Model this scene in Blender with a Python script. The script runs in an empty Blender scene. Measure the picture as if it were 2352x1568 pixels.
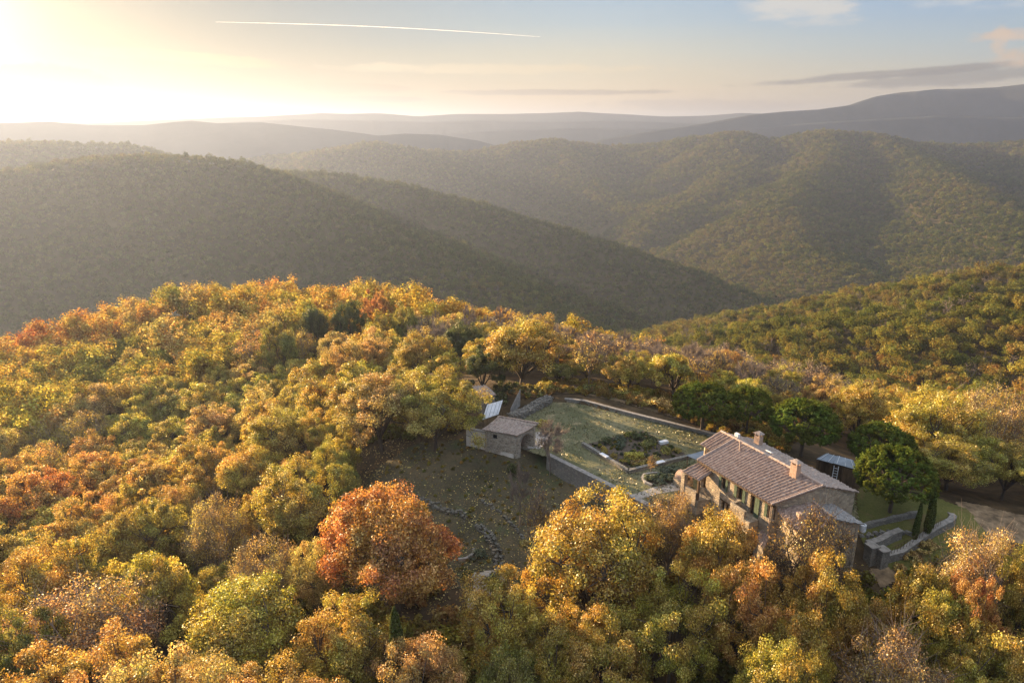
import bpy, math, random
import numpy as np
from mathutils import Vector

S = bpy.context.scene
C = S.collection
rng = np.random.default_rng(7)
random.seed(7)
R_ = math.radians

# ------------------------------------------------------------------ camera
CAM_H = 40.0
PITCH = R_(17.4)
FOC, CX, CY = 1578.0, 1176.0, 784.0        # of a 2352 x 1568 view of the place
cam_d = bpy.data.cameras.new('camera')
cam = bpy.data.objects.new('camera', cam_d)
C.objects.link(cam)
cam.location = (0, 0, CAM_H)
cam.rotation_euler = (R_(90) - PITCH, 0, 0)
cam_d.sensor_fit = 'HORIZONTAL'
cam_d.sensor_width = 36.0
cam_d.lens = 36.0 * FOC / 2352.0
cam_d.clip_start = 0.5
cam_d.clip_end = 90000
S.camera = cam

# ------------------------------------------------------------------ sun and sky
SUN_EL, SUN_AZ = R_(9.0), R_(-45.0)         # azimuth from +Y towards +X
SUN_DIR = Vector((math.sin(SUN_AZ) * math.cos(SUN_EL), math.cos(SUN_AZ) * math.cos(SUN_EL), math.sin(SUN_EL)))
sl = bpy.data.lights.new('sun', 'SUN')
sl.energy = 5.0
sl.angle = R_(0.6)
sl.color = (1.0, 0.70, 0.385)
so = bpy.data.objects.new('sun', sl)
C.objects.link(so)
so.rotation_euler = SUN_DIR.to_track_quat('Z', 'Y').to_euler()

S.view_settings.view_transform = 'Standard'
S.view_settings.look = 'None'
S.view_settings.exposure = 2.4
S.view_settings.gamma = 1.0
S.view_settings.use_curve_mapping = False
S.render.engine = 'CYCLES'
S.cycles.use_denoising = True
S.cycles.max_bounces = 5
S.cycles.diffuse_bounces = 2
S.cycles.glossy_bounces = 1
S.cycles.transmission_bounces = 2
S.cycles.transparent_max_bounces = 4
S.cycles.volume_bounces = 0
S.cycles.sample_clamp_indirect = 4.0
S.cycles.use_adaptive_sampling = True
S.cycles.adaptive_threshold = 0.015


class NT:
    """short hand for building node trees"""
    def __init__(s, tree):
        s.t = tree
        tree.nodes.clear()

    def n(s, typ, ins=None, **kw):
        nd = s.t.nodes.new(typ)
        for k, v in kw.items():
            setattr(nd, k, v)
        for k, v in (ins or {}).items():
            s.set(nd, k, v)
        return nd

    def set(s, nd, k, v):
        sock = nd.inputs[k]
        if isinstance(v, bpy.types.NodeSocket):
            s.t.links.new(v, sock)
        elif isinstance(v, bpy.types.Node):
            s.t.links.new(v.outputs[0], sock)
        else:
            if isinstance(v, tuple) and len(v) == 3 and sock.type == 'RGBA':
                v = v + (1.0,)
            sock.default_value = v

    def math(s, op, a, b=0.0, c=None, clamp=False):
        nd = s.n('ShaderNodeMath', {0: a, 1: b}, operation=op)
        nd.use_clamp = clamp
        if c is not None:
            s.set(nd, 2, c)
        return nd.outputs[0]

    def mix(s, f, a, b, mode='MIX'):
        nd = s.n('ShaderNodeMixRGB', {0: f, 1: a, 2: b}, blend_type=mode)
        return nd.outputs[0]

    def ramp(s, f, stops, interp='LINEAR'):
        nd = s.n('ShaderNodeValToRGB', {0: f})
        nd.color_ramp.interpolation = interp
        e = nd.color_ramp.elements
        while len(e) < len(stops):
            e.new(0.5)
        for el, (p, c) in zip(e, stops):
            el.position = p
            el.color = c if len(c) == 4 else tuple(c) + (1,)
        return nd.outputs[0]

    def smooth(s, x, lo, hi, a=0.0, b=1.0):
        nd = s.n('ShaderNodeMapRange', {'Value': x, 'From Min': lo, 'From Max': hi, 'To Min': a, 'To Max': b},
                 interpolation_type='SMOOTHSTEP')
        return nd.outputs[0]

    def noise(s, vec, scale, detail=3.0, rough=0.55, dist=0.0):
        nd = s.n('ShaderNodeTexNoise', {'Scale': scale, 'Detail': detail, 'Roughness': rough, 'Distortion': dist})
        if vec is not None:
            s.set(nd, 'Vector', vec)
        return nd.outputs[0]


def srgb(r, g, b):
    f = lambda c: c / 12.92 if c <= 0.04045 else ((c + 0.055) / 1.055) ** 2.4
    return (f(r / 255), f(g / 255), f(b / 255))


W = bpy.data.worlds.new('World')
S.world = W
W.use_nodes = True
w = NT(W.node_tree)
sky = w.n('ShaderNodeTexSky', sky_type='NISHITA')
sky.sun_disc = False
sky.sun_elevation = SUN_EL
sky.sun_rotation = SUN_AZ
sky.altitude = 400
sky.air_density = 1.0
sky.dust_density = 2.0
tc = w.n('ShaderNodeTexCoord')
vec = tc.outputs['Generated']
sep = w.n('ShaderNodeSeparateXYZ', {0: vec})
X, Y, Z = sep.outputs
el = w.math('MULTIPLY', w.math('ARCSINE', Z), 57.29578)                     # degrees above the horizon
az = w.math('MULTIPLY', w.math('ARCTAN2', X, Y), 57.29578)                   # degrees, 0 = +Y, + to the east
el_w = w.math('ADD', el, w.math('MULTIPLY', w.math('SUBTRACT', w.noise(w.n('ShaderNodeMapping', {'Vector': vec, 'Scale': (3, 3, 26)}).outputs[0], 1.0, 3.0), 0.5), 1.6))
grad = w.ramp(w.math('DIVIDE', w.math('ADD', el_w, 2.0), 62.0), [
    (0.0, srgb(240, 196, 156)), (0.035, srgb(250, 206, 158)), (0.075, srgb(244, 215, 172)), (0.115, srgb(222, 216, 196)),
    (0.15, srgb(190, 206, 214)), (0.20, srgb(166, 194, 222)), (0.40, srgb(160, 190, 228)), (1.0, srgb(196, 204, 216))])
cool = w.ramp(w.math('DIVIDE', w.math('ADD', el_w, 2.0), 62.0), [
    (0.0, srgb(212, 190, 182)), (0.05, srgb(228, 204, 178)), (0.085, srgb(214, 208, 192)), (0.12, srgb(186, 203, 213)),
    (0.17, srgb(160, 190, 224)), (0.40, srgb(156, 188, 230)), (1.0, srgb(196, 204, 216))])
base = w.mix(w.smooth(az, 0.0, 38.0), grad, cool)
base = w.mix(1.0, base, w.mix(w.smooth(el, 14.0, 45.0), (1, 1, 1), (2.45, 2.3, 2.1)), 'MULTIPLY')  # overhead sky, out of view, boosted beyond its sunset level as added fill light
sunv = w.n('ShaderNodeVectorMath', {0: vec, 1: (-.612, .780, .125)}, operation='DOT_PRODUCT').outputs['Value']
ang = w.math('MULTIPLY', w.math('ARCCOSINE', w.math('MINIMUM', sunv, 1.0)), 57.29578)
g1 = w.math('POWER', 2.71828, w.math('MULTIPLY', w.math('POWER', w.math('DIVIDE', ang, 13.0), 2.0), -1.0))
g2 = w.math('POWER', 2.71828, w.math('MULTIPLY', w.math('POWER', w.math('DIVIDE', ang, 4.0), 2.0), -1.0))
dim = w.smooth(ang, 10.0, 48.0, 0.30, 1.0)
base = w.mix(1.0, base, w.n('ShaderNodeCombineColor', {0: dim, 1: dim, 2: dim}).outputs[0], 'MULTIPLY')
base = w.mix(w.math('MULTIPLY', g1, 0.22), base, srgb(255, 226, 160))
glow = w.mix(g2, (0, 0, 0), (1.8, 1.5, 0.95))
base = w.mix(1.0, base, glow, 'ADD')
# cloud helper: an elongated patch at (az, el) broken up by noise
cn1 = w.noise(w.n('ShaderNodeMapping', {'Vector': vec, 'Scale': (22, 22, 90)}).outputs[0], 1.0, 6.0, 0.6)
cn2 = w.noise(w.n('ShaderNodeMapping', {'Vector': vec, 'Scale': (48, 48, 95)}).outputs[0], 1.0, 8.0, 0.68)


def patch(base, a0, e0, wa, we, col, nz, lo, hi, amt, tilt=0.0):
    da = w.math('SUBTRACT', az, a0)
    de = w.math('SUBTRACT', w.math('SUBTRACT', el, e0), w.math('MULTIPLY', da, tilt))
    q = w.math('ADD', w.math('POWER', w.math('DIVIDE', da, wa), 2.0), w.math('POWER', w.math('DIVIDE', de, we), 2.0))
    m = w.math('SUBTRACT', 1.0, q)
    m = w.math('ADD', w.math('MULTIPLY', m, 0.5), w.math('SUBTRACT', nz, 0.5))
    m = w.math('MULTIPLY', w.smooth(m, lo, hi), amt)
    return w.mix(m, base, col)


CG = srgb(150, 128, 112)
base = patch(base, -24, 4.6, 9, 0.55, srgb(214, 178, 132), cn1, 0.04, 0.36, 0.8, -0.05)
base = patch(base, -21, 2.15, 8, 0.50, CG, cn1, 0.00, 0.30, 0.9, -0.04)
base = patch(base, -14, 2.75, 7, 0.45, srgb(176, 150, 122), cn1, 0.02, 0.34, 0.85)
base = patch(base, -11, 1.95, 5, 0.26, srgb(150, 130, 116), cn1, 0.00, 0.30, 0.85)
base = patch(base, -27, 2.6, 4.5, 0.55, srgb(180, 142, 98), cn1, 0.02, 0.34, 0.8)
base = patch(base, 3, 2.5, 10, 0.26, srgb(170, 148, 132), cn1, 0.00, 0.30, 0.8)
base = patch(base, 14, 1.5, 9, 0.55, srgb(190, 166, 150), cn1, 0.04, 0.4, 0.6)
base = patch(base, 28, 3.45, 12, 0.34, srgb(150, 141, 140), cn1, -0.02, 0.40, 0.85, 0.05)
base = patch(base, 31, 3.1, 8, 0.6, srgb(140, 134, 136), cn1, 0.02, 0.34, 0.7, 0.05)
base = patch(base, 36.5, 4.2, 4.0, 0.85, srgb(235, 205, 180), cn2, 0.00, 0.46, 0.95)
base = patch(base, 35.0, 5.5, 4.5, 0.5, srgb(238, 208, 184), cn2, 0.06, 0.50, 0.9)
base = patch(base, 33.2, 5.3, 0.6, 1.0, srgb(240, 210, 184), cn2, 0.00, 0.46, 0.8)
base = patch(base, 21, 8.0, 5.0, 1.6, srgb(232, 226, 218), cn1, 0.10, 0.50, 0.85, -0.12)
base = patch(base, 32, 9.0, 9, 2.2, srgb(224, 226, 228), cn1, 0.06, 0.46, 0.75, -0.10)
base = patch(base, -2, 4.2, 16, 0.5, srgb(250, 224, 184), cn1, 0.08, 0.46, 0.6)
base = patch(base, -33.5, 2.75, 5.0, 1.05, srgb(120, 76, 40), cn2, -0.14, 0.12, 1.0, 0.03)
bg1 = w.n('ShaderNodeBackground', {'Color': w.mix(1.0, sky, (.08, .08, .08), 'MULTIPLY'), 'Strength': 0.05})
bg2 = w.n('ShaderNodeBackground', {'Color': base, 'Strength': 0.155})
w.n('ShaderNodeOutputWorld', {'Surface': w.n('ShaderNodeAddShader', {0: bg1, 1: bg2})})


# ------------------------------------------------------------------ helpers
def ray(u, v):
    a, b = (u - CX) / FOC, (CY - v) / FOC
    return np.array([a, math.cos(PITCH) + b * math.sin(PITCH), -math.sin(PITCH) + b * math.cos(PITCH)])


def at_z(u, v, z):
    d = ray(u, v)
    t = (z - CAM_H) / d[2]
    return np.array([d[0] * t, d[1] * t, z])


def at_y(u, v, y):
    d = ray(u, v)
    t = y / d[1]
    return np.array([d[0] * t, y, CAM_H + d[2] * t])


def at_plane(u, v, p0, p1):
    """where the sight line meets the vertical plane through p0, p1"""
    d = ray(u, v)
    n = np.array([p1[1] - p0[1], -(p1[0] - p0[0])])
    t = (n @ np.array(p0[:2])) / (n @ d[:2])
    return np.array([0, 0, CAM_H]) + d * t


def project(P):
    P = np.asarray(P, float)
    z = P[..., 2] - CAM_H
    dd = P[..., 1] * math.cos(PITCH) - z * math.sin(PITCH)
    uu = P[..., 1] * math.sin(PITCH) + z * math.cos(PITCH)
    return CX + FOC * P[..., 0] / dd, CY - FOC * uu / dd, dd


def h1(x, y=15):
    return ((1600 + x / 3.7333) * .9408, (980 + y / 3.7333) * .9408)      # close view of the house


def h2(x, y):
    return ((1080 + x / 3.7935) * .9408, (880 + y / 3.7935) * .9408)      # close view of the yard


def h3(x, y):
    return ((1950 + x / 4.2764) * .9408, (1060 + y / 4.2764) * .9408)     # close view of the drive


def h4(x, y):
    return ((880 + x / 4.0211) * .9408, (1060 + y / 4.0211) * .9408)      # close view of the garden slope


_perm = np.random.default_rng(3).random((256, 256))


def vnoise(x, y):
    xi, yi = np.floor(x).astype(int), np.floor(y).astype(int)
    fx, fy = x - xi, y - yi
    fx, fy = fx * fx * (3 - 2 * fx), fy * fy * (3 - 2 * fy)
    g = lambda a, b: _perm[a & 255, b & 255]
    return (g(xi, yi) * (1 - fx) + g(xi + 1, yi) * fx) * (1 - fy) + (g(xi, yi + 1) * (1 - fx) + g(xi + 1, yi + 1) * fx) * fy


def fbm(x, y, o=4):
    s, a = 0, 0.5
    for i in range(o):
        s = s + a * (vnoise(x + 17.3 * i, y + 9.1 * i) - 0.5)
        x, y, a = x * 2.03, y * 2.03, a * 0.5
    return s


def wloc(o):
    v = Vector((0, 0, 0))
    while o is not None:
        v = v + o.location
        o = o.parent
    return v


def tag(o, label=None, cat=None, group=None, kind=None):
    if label:
        o['label'] = label
    if cat:
        o['category'] = cat
    if group:
        o['group'] = group
    if kind:
        o['kind'] = kind
    return o


def thing(name, label, cat, loc, group=None):
    o = bpy.data.objects.new(name, None)
    o.empty_display_size = 0.3
    C.objects.link(o)
    o.location = loc
    return tag(o, label, cat, group)


def np_mesh(name, verts, faces_flat, nper, mat=None, smooth=False, attrs=None):
    """verts (N,3); faces_flat 1-D loop indices with nper corners per face"""
    me = bpy.data.meshes.new(name)
    verts = np.ascontiguousarray(verts, dtype=np.float32)
    faces_flat = np.ascontiguousarray(faces_flat, dtype=np.int32).ravel()
    nf = len(faces_flat) // nper
    me.vertices.add(len(verts))
    me.vertices.foreach_set('co', verts.ravel())
    me.loops.add(len(faces_flat))
    me.loops.foreach_set('vertex_index', faces_flat)
    me.polygons.add(nf)
    me.polygons.foreach_set('loop_start', np.arange(nf, dtype=np.int32) * nper)
    if smooth:
        me.polygons.foreach_set('use_smooth', np.ones(nf, dtype=bool))
    for k, a in (attrs or {}).items():
        at = me.attributes.new(k, 'FLOAT', 'POINT')
        at.data.foreach_set('value', np.ascontiguousarray(a, dtype=np.float32))
    me.update(calc_edges=True)
    if mat:
        me.materials.append(mat)
    return me


def link(name, me, parent=None, loc=(0, 0, 0)):
    o = bpy.data.objects.new(name, me)
    C.objects.link(o)
    o.parent = parent
    o.location = loc
    return o


class MB:
    """collects world-space shapes and links them as one mesh object"""
    def __init__(s):
        s.v, s.f = [], []

    def add(s, vs, fs):
        n = len(s.v)
        s.v += [tuple(float(c) for c in p) for p in vs]
        s.f += [tuple(i + n for i in f) for f in fs]
        return s

    def hexa(s, b, t):
        """b, t: four bottom and four top corners"""
        return s.add(list(b) + list(t), [(3, 2, 1, 0), (4, 5, 6, 7), (0, 1, 5, 4), (1, 2, 6, 5), (2, 3, 7, 6), (3, 0, 4, 7)])

    def box(s, c, a, size, up=(0, 0, 1)):
        """box centred on the bottom c, its length along unit vector a (horizontal)"""
        c, a = np.array(c, float), np.array([a[0], a[1], 0.0])
        a = a / np.linalg.norm(a)
        b = np.array([-a[1], a[0], 0])
        l, w_, h = size
        q = [c + a * sx * l / 2 + b * sy * w_ / 2 for sx, sy in ((-1, -1), (1, -1), (1, 1), (-1, 1))]
        return s.hexa(q, [p + np.array([0, 0, h]) for p in q])

    def slab(s, quad, th):
        """quad: four points; thickness th downwards along its normal"""
        q = [np.array(p, float) for p in quad]
        n = np.cross(q[1] - q[0], q[3] - q[0])
        n = n / np.linalg.norm(n)
        if n[2] < 0:
            n = -n
        return s.hexa([p - n * th for p in q], q)

    def tube(s, p0, p1, r0, r1=None, k=6):
        r1 = r0 if r1 is None else r1
        p0, p1 = np.array(p0, float), np.array(p1, float)
        d = p1 - p0
        d = d / (np.linalg.norm(d) + 1e-9)
        a = np.cross(d, [0, 0, 1.0]) if abs(d[2]) < .9 else np.cross(d, [1.0, 0, 0])
        a /= np.linalg.norm(a)
        b = np.cross(d, a)
        ring = lambda p, r: [p + r * (a * math.cos(t) + b * math.sin(t)) for t in np.arange(k) * 2 * math.pi / k]
        fs = [(i, (i + 1) % k, k + (i + 1) % k, k + i) for i in range(k)] + [tuple(range(k))[::-1], tuple(range(k, 2 * k))]
        return s.add(ring(p0, r0) + ring(p1, r1), fs)

    def strip_wall(s, pts, h0, h1, th):
        """wall along a polyline: h0(p) bottom, h1(p) top"""
        for p, q in zip(pts[:-1], pts[1:]):
            p, q = np.array(p[:2], float), np.array(q[:2], float)
            d = (q - p) / np.linalg.norm(q - p)
            n = np.array([-d[1], d[0]]) * th / 2
            e = d * 0.02
            cs = [p - e - n, q + e - n, q + e + n, p - e + n]
            s.hexa([np.append(c, h0(c)) for c in cs], [np.append(c, h1(c)) for c in cs])
        return s

    def build(s, name, mat, parent=None, smooth=False):
        me = bpy.data.meshes.new(name)
        off = wloc(parent) if parent is not None else Vector((0, 0, 0))
        if parent is None:
            a = np.array(s.v)
            off = Vector((a[:, 0].mean(), a[:, 1].mean(), a[:, 2].min()))
        me.from_pydata([(x - off.x, y - off.y, z - off.z) for x, y, z in s.v], [], s.f)
        me.validate()
        if smooth:
            for p in me.polygons:
                p.use_smooth = True
        me.materials.append(mat)
        return link(name, me, parent, (0, 0, 0) if parent is not None else off)


def inside(poly, x, y):
    poly = np.asarray(poly)[:, :2]
    r = np.zeros(np.shape(x), bool)
    j = len(poly) - 1
    for i in range(len(poly)):
        xi, yi = poly[i]
        xj, yj = poly[j]
        c = ((yi > y) != (yj > y)) & (x < (xj - xi) * (y - yi) / (yj - yi + 1e-12) + xi)
        r ^= c
        j = i
    return r


# ------------------------------------------------------------------ materials
def new_mat(name):
    m = bpy.data.materials.new(name)
    m.use_nodes = True
    return m, NT(m.node_tree)


def finish(n, col, rough=0.85, bump=None, bstr=0.4, bdist=0.05, spec=0.25, metal=0.0):
    p = n.n('ShaderNodeBsdfPrincipled', {'Base Color': col, 'Roughness': rough, 'Specular IOR Level': spec, 'Metallic': metal})
    if bump is not None:
        n.set(p, 'Normal', n.n('ShaderNodeBump', {'Height': bump, 'Strength': bstr, 'Distance': bdist}))
    n.n('ShaderNodeOutputMaterial', {'Surface': p})


def mat_stone(name, c1, c2, mortar, scale=3.2):
    m, n = new_mat(name)
    co = n.n('ShaderNodeTexCoord').outputs['Object']
    mp = n.n('ShaderNodeMapping', {'Vector': co, 'Scale': (1, 1, 1.7)}).outputs[0]
    ve = n.n('ShaderNodeTexVoronoi', {'Vector': mp, 'Scale': scale, 'Randomness': 0.9}, feature='DISTANCE_TO_EDGE').outputs[0]
    vc = n.n('ShaderNodeTexVoronoi', {'Vector': mp, 'Scale': scale, 'Randomness': 0.9}, feature='F1').outputs['Color']
    rv = n.n('ShaderNodeSeparateColor', {0: vc}).outputs[0]
    col = n.mix(rv, c1, c2)
    col = n.mix(n.math('MULTIPLY', n.noise(co, 1.1, 5.0, 0.7), 0.7), col, tuple(c * 0.55 for c in c1))
    edge = n.smooth(ve, 0.02, 0.10)
    col = n.mix(edge, mortar, col)
    finish(n, col, 0.9, n.math('ADD', edge, n.math('MULTIPLY', n.noise(co, 14.0, 3.0), 0.5)), 0.9, 0.06)
    return m


def mat_noise(name, stops, scale, detail=5.0, rough=0.9, bscale=None, bstr=0.4, bdist=0.05, spec=0.2, metal=0.0, stretch=(1, 1, 1), rgh=0.62):
    m, n = new_mat(name)
    co = n.n('ShaderNodeTexCoord').outputs['Object']
    mp = n.n('ShaderNodeMapping', {'Vector': co, 'Scale': stretch}).outputs[0]
    col = n.ramp(n.noise(mp, scale, detail, rgh), stops)
    b = n.noise(mp, bscale, 4.0) if bscale else None
    finish(n, col, rough, b, bstr, bdist, spec, metal)
    return m


M = {}
M['stone'] = mat_stone('house_stone', (.60, .49, .35), (.21, .17, .13), (.34, .28, .22), 2.1)
M['stone_grey'] = mat_stone('field_stone', (.34, .31, .27), (.20, .19, .175), (.16, .15, .13), 2.6)
M['stone_pale'] = mat_stone('barn_stone', (.46, .40, .32), (.20, .175, .15), (.46, .42, .36), 2.6)
M['stone_dark'] = mat_stone('mossy_stone', (.23, .21, .175), (.11, .105, .09), (.10, .10, .08), 2.6)
M['coping'] = mat_noise('coping_stone', [(.3, (.17, .155, .14)), (.7, (.36, .33, .30))], 2.2, bscale=9, bstr=.3)
M['concrete'] = mat_noise('pale_plaster', [(.3, (.46, .43, .39)), (.7, (.62, .58, .53))], 0.9, bscale=8, bstr=.2)
M['brick'] = mat_noise('chimney_brick', [(.3, (.33, .205, .145)), (.7, (.50, .375, .295))], 5.0, bscale=12, bstr=.5)
M['tile'] = mat_noise('roof_tile', [(.30, (.105, .083, .076)), (.45, (.24, .170, .144)), (.60, (.345, .262, .220)), (.74, (.46, .42, .385))], 3.6, 6.0, bscale=14, bstr=.35, rgh=.7)
M['tile_old'] = mat_noise('weathered_tile', [(.30, (.16, .13, .12)), (.5, (.33, .26, .225)), (.72, (.44, .39, .34))], 3.2, 6.0, bscale=10, bstr=.5, rgh=.72)
M['tile_dark'] = mat_noise('grey_slab_roof', [(.30, (.11, .115, .12)), (.5, (.23, .22, .215)), (.72, (.36, .34, .32))], 3.2, 6.0, bscale=10, bstr=.5, rgh=.72)
M['ridge'] = mat_noise('ridge_tile', [(.30, (.28, .20, .165)), (.6, (.46, .365, .315))], 4.0, bscale=10, bstr=.3)
M['wood'] = mat_noise('dark_wood', [(.3, (.06, .04, .025)), (.7, (.14, .09, .055))], 3.0, stretch=(1, 1, .2), bscale=10)
M['shutter'] = mat_noise('green_paint', [(.3, (.075, .105, .07)), (.7, (.13, .165, .11))], 3.0, rough=.6, bscale=20, bstr=.1)
M['glass'] = mat_noise('dark_glass', [(.3, (.012, .014, .016)), (.7, (.03, .032, .035))], .6, rough=.12, spec=.5)
M['white'] = mat_noise('white_sheet', [(.3, (.62, .63, .66)), (.7, (.78, .78, .80))], 1.2, rough=.5)
M['metal'] = mat_noise('blue_grey_metal', [(.3, (.13, .16, .20)), (.7, (.22, .26, .31))], 1.2, rough=.5, spec=.4)
M['tarp'] = mat_noise('translucent_sheet', [(.3, (.36, .38, .41)), (.7, (.62, .64, .68))], .8, rough=.35, spec=.5)
M['soil'] = mat_noise('soil', [(.3, (.055, .042, .032)), (.7, (.13, .10, .075))], 2.5, bscale=9, bstr=.8, bdist=.08)
M['gravel'] = mat_noise('gravel', [(.3, (.28, .24, .20)), (.7, (.46, .41, .36))], 1.4, bscale=22, bstr=.5)
M['dirt_road'] = mat_noise('dirt_road', [(.32, (.09, .065, .04)), (.5, (.20, .14, .085)), (.68, (.34, .245, .15))], .9, bscale=8, bstr=.5)
M['paving'] = mat_noise('pale_paving', [(.3, (.30, .27, .25)), (.7, (.48, .45, .43))], 1.5, bscale=6, bstr=.3)
M['bark'] = mat_noise('bark', [(.3, (.045, .034, .026)), (.7, (.13, .10, .08))], 3.0, stretch=(1, 1, .25), bscale=8, bstr=.6)
M['bark_pale'] = mat_noise('pale_bark', [(.3, (.15, .115, .095)), (.7, (.30, .24, .20))], 3.0, stretch=(1, 1, .25), bscale=8, bstr=.6)


def mat_grass(name, stops, patchcol, pscale=.12):
    m, n = new_mat(name)
    co = n.n('ShaderNodeTexCoord').outputs['Object']
    big = n.noise(co, pscale, 5.0, .65)
    fine = n.noise(co, 5.0, 4.0, .7)
    col = n.ramp(n.math('ADD', n.math('MULTIPLY', big, .65), n.math('MULTIPLY', fine, .35)), stops)
    col = n.mix(n.smooth(n.noise(co, pscale * 2.3, 5.0, .7), .52, .68), col, patchcol)
    finish(n, col, .95, n.math('ADD', fine, n.noise(co, 1.2, 3.0)), .9, .12, .1)
    return m


M['lawn'] = mat_grass('lawn_grass', [(.32, (.075, .085, .036)), (.5, (.145, .142, .078)), (.68, (.235, .21, .125))], (.29, .24, .14), .16)
M['garden'] = mat_grass('rough_grass', [(.34, (.040, .036, .019)), (.5, (.085, .072, .044)), (.68, (.175, .130, .070))], (.065, .080, .035), .15)
M['lawn_side'] = mat_grass('side_lawn', [(.32, (.06, .068, .02)), (.5, (.12, .122, .036)), (.70, (.20, .175, .06))], (.16, .115, .055), .15)
M['verge'] = mat_grass('dry_verge', [(.32, (.07, .05, .030)), (.5, (.15, .105, .065)), (.70, (.26, .19, .11))], (.06, .07, .03), .2)


def mat_leaf(name, inst=False, trans=.45, gloss=.05, lo=.40, amp=1.5):
    """foliage: the tree's own colour comes from the object (or instance), each leaf varies"""
    m, n = new_mat(name)
    if inst:
        a = n.n('ShaderNodeAttribute', attribute_type='INSTANCER', attribute_name='tint')
        base, gr = a.outputs['Color'], .35
    else:
        oi = n.n('ShaderNodeObjectInfo')
        base, gr = oi.outputs['Color'], oi.outputs['Alpha']
    co = n.n('ShaderNodeTexCoord').outputs['Object']
    oir = n.n('ShaderNodeObjectInfo').outputs['Random']
    off = n.n('ShaderNodeVectorMath', {0: co, 1: n.n('ShaderNodeCombineXYZ', {0: n.math('MULTIPLY', oir, 90.0), 1: n.math('MULTIPLY', oir, 37.0)})}).outputs[0]
    clump = n.smooth(n.noise(off, .42, 2.0, .5), .40, .62)
    col = n.mix(n.math('MULTIPLY', clump, gr), base, n.mix(.5, n.mix(1.0, base, (.50, .84, .6), 'MULTIPLY'), (.17, .17, .03)))
    r = n.n('ShaderNodeAttribute', attribute_name='rnd').outputs['Fac']
    hs = n.n('ShaderNodeHueSaturation', {'Hue': n.math('ADD', n.smooth(r, 0.0, 1.0, -.018, .018), n.smooth(n.noise(off, .27, 2.0, .5), .34, .66, .484, .522)), 'Saturation': n.smooth(r, .6, 1.0, 1.0, .82), 'Value': n.math('ADD', lo, n.math('MULTIPLY', n.math('POWER', r, 2.0), amp)), 'Color': col})
    c = hs.outputs[0]
    d = n.n('ShaderNodeBsdfDiffuse', {'Color': c})
    t = n.n('ShaderNodeBsdfTranslucent', {'Color': n.mix(1.0, c, (1.25, 1.1, .8), 'MULTIPLY')})
    sh = n.n('ShaderNodeMixShader', {0: trans, 1: d, 2: t})
    gl = n.n('ShaderNodeBsdfGlossy', {'Color': (.9, .85, .75), 'Roughness': .42})
    sh2 = n.n('ShaderNodeMixShader', {0: gloss, 1: sh, 2: gl})
    n.n('ShaderNodeOutputMaterial', {'Surface': sh2})
    return m


M['leaf'] = mat_leaf('autumn_leaves')
M['needle'] = mat_leaf('pine_needles', trans=.3, gloss=.0)
M['leaf_far'] = mat_leaf('far_leaves', inst=True, gloss=.0, lo=.65, amp=.8)


def mat_ground():
    m, n = new_mat('forest_floor')
    co = n.n('ShaderNodeTexCoord').outputs['Object']
    f = n.noise(co, .35, 6.0, .7)
    near = n.ramp(f, [(.3, (.035, .026, .017)), (.55, (.085, .060, .035)), (.75, (.15, .095, .05))])
    far = n.ramp(n.noise(co, .02, 6.0, .7), [(.3, (.050, .044, .022)), (.6, (.095, .072, .034)), (.8, (.13, .088, .042))])
    dist = n.n('ShaderNodeVectorMath', {0: co}, operation='LENGTH').outputs['Value']
    col = n.mix(n.smooth(dist, 220, 420), near, far)
    finish(n, col, 1.0, n.noise(co, .8, 5.0), .6, .25, .05)
    return m


M['ground'] = mat_ground()
M['hill'] = mat_noise('far_hill', [(.3, (.045, .052, .055)), (.7, (.085, .088, .088))], .004, 8.0, rough=1.0, bscale=.012, bstr=.15, bdist=20, spec=.0)

# ------------------------------------------------------------------ the lie of the land
G_PTS = []                       # known ground points near the farm
for u, v, y, h in [
        (-250, 860, 165, 9), (0, 785, 175, 9), (150, 725, 185, 9), (300, 692, 190, 9), (450, 668, 190, 9), (600, 667, 185, 9),
        (750, 678, 178, 9), (860, 695, 168, 9), (0, 905, 132, 9), (100, 1000, 108, 9), (300, 850, 140, 9), (500, 800, 140, 9),
        (480, 1000, 100, 9), (640, 935, 94, 10), (300, 1050, 88, 9), (100, 1150, 80, 9), (250, 1280, 64, 9), (20, 1250, 66, 9),
        (150, 1370, 52, 10), (-250, 1250, 62, 10), (-250, 1050, 90, 9), (550, 1330, 54, 10), (690, 1085, 74, 10), (880, 1150, 56, 13), (1400, 1165, 55, 13.5),
        (820, 745, 140, 9), (1000, 700, 155, 9), (1150, 710, 148, 9), (1300, 765, 138, 8), (1500, 790, 132, 8),
        (1680, 800, 113, 9), (1820, 840, 112, 9), (2050, 885, 92, 11), (2250, 905, 82, 13), (2400, 890, 84, 12), (2700, 880, 80, 12),
        (1900, 1420, 46, 9), (2100, 1480, 42, 9), (2352, 1310, 47, 11), (2200, 1290, 49, 11), (950, 1490, 44, 9), (1200, 1490, 44, 9),
        (500, 1500, 40, 9), (1650, 1500, 42, 9), (2700, 1320, 46, 10)]:
    p = at_y(u, v, y)
    G_PTS.append((p[0], p[1], p[2] - h))
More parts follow.
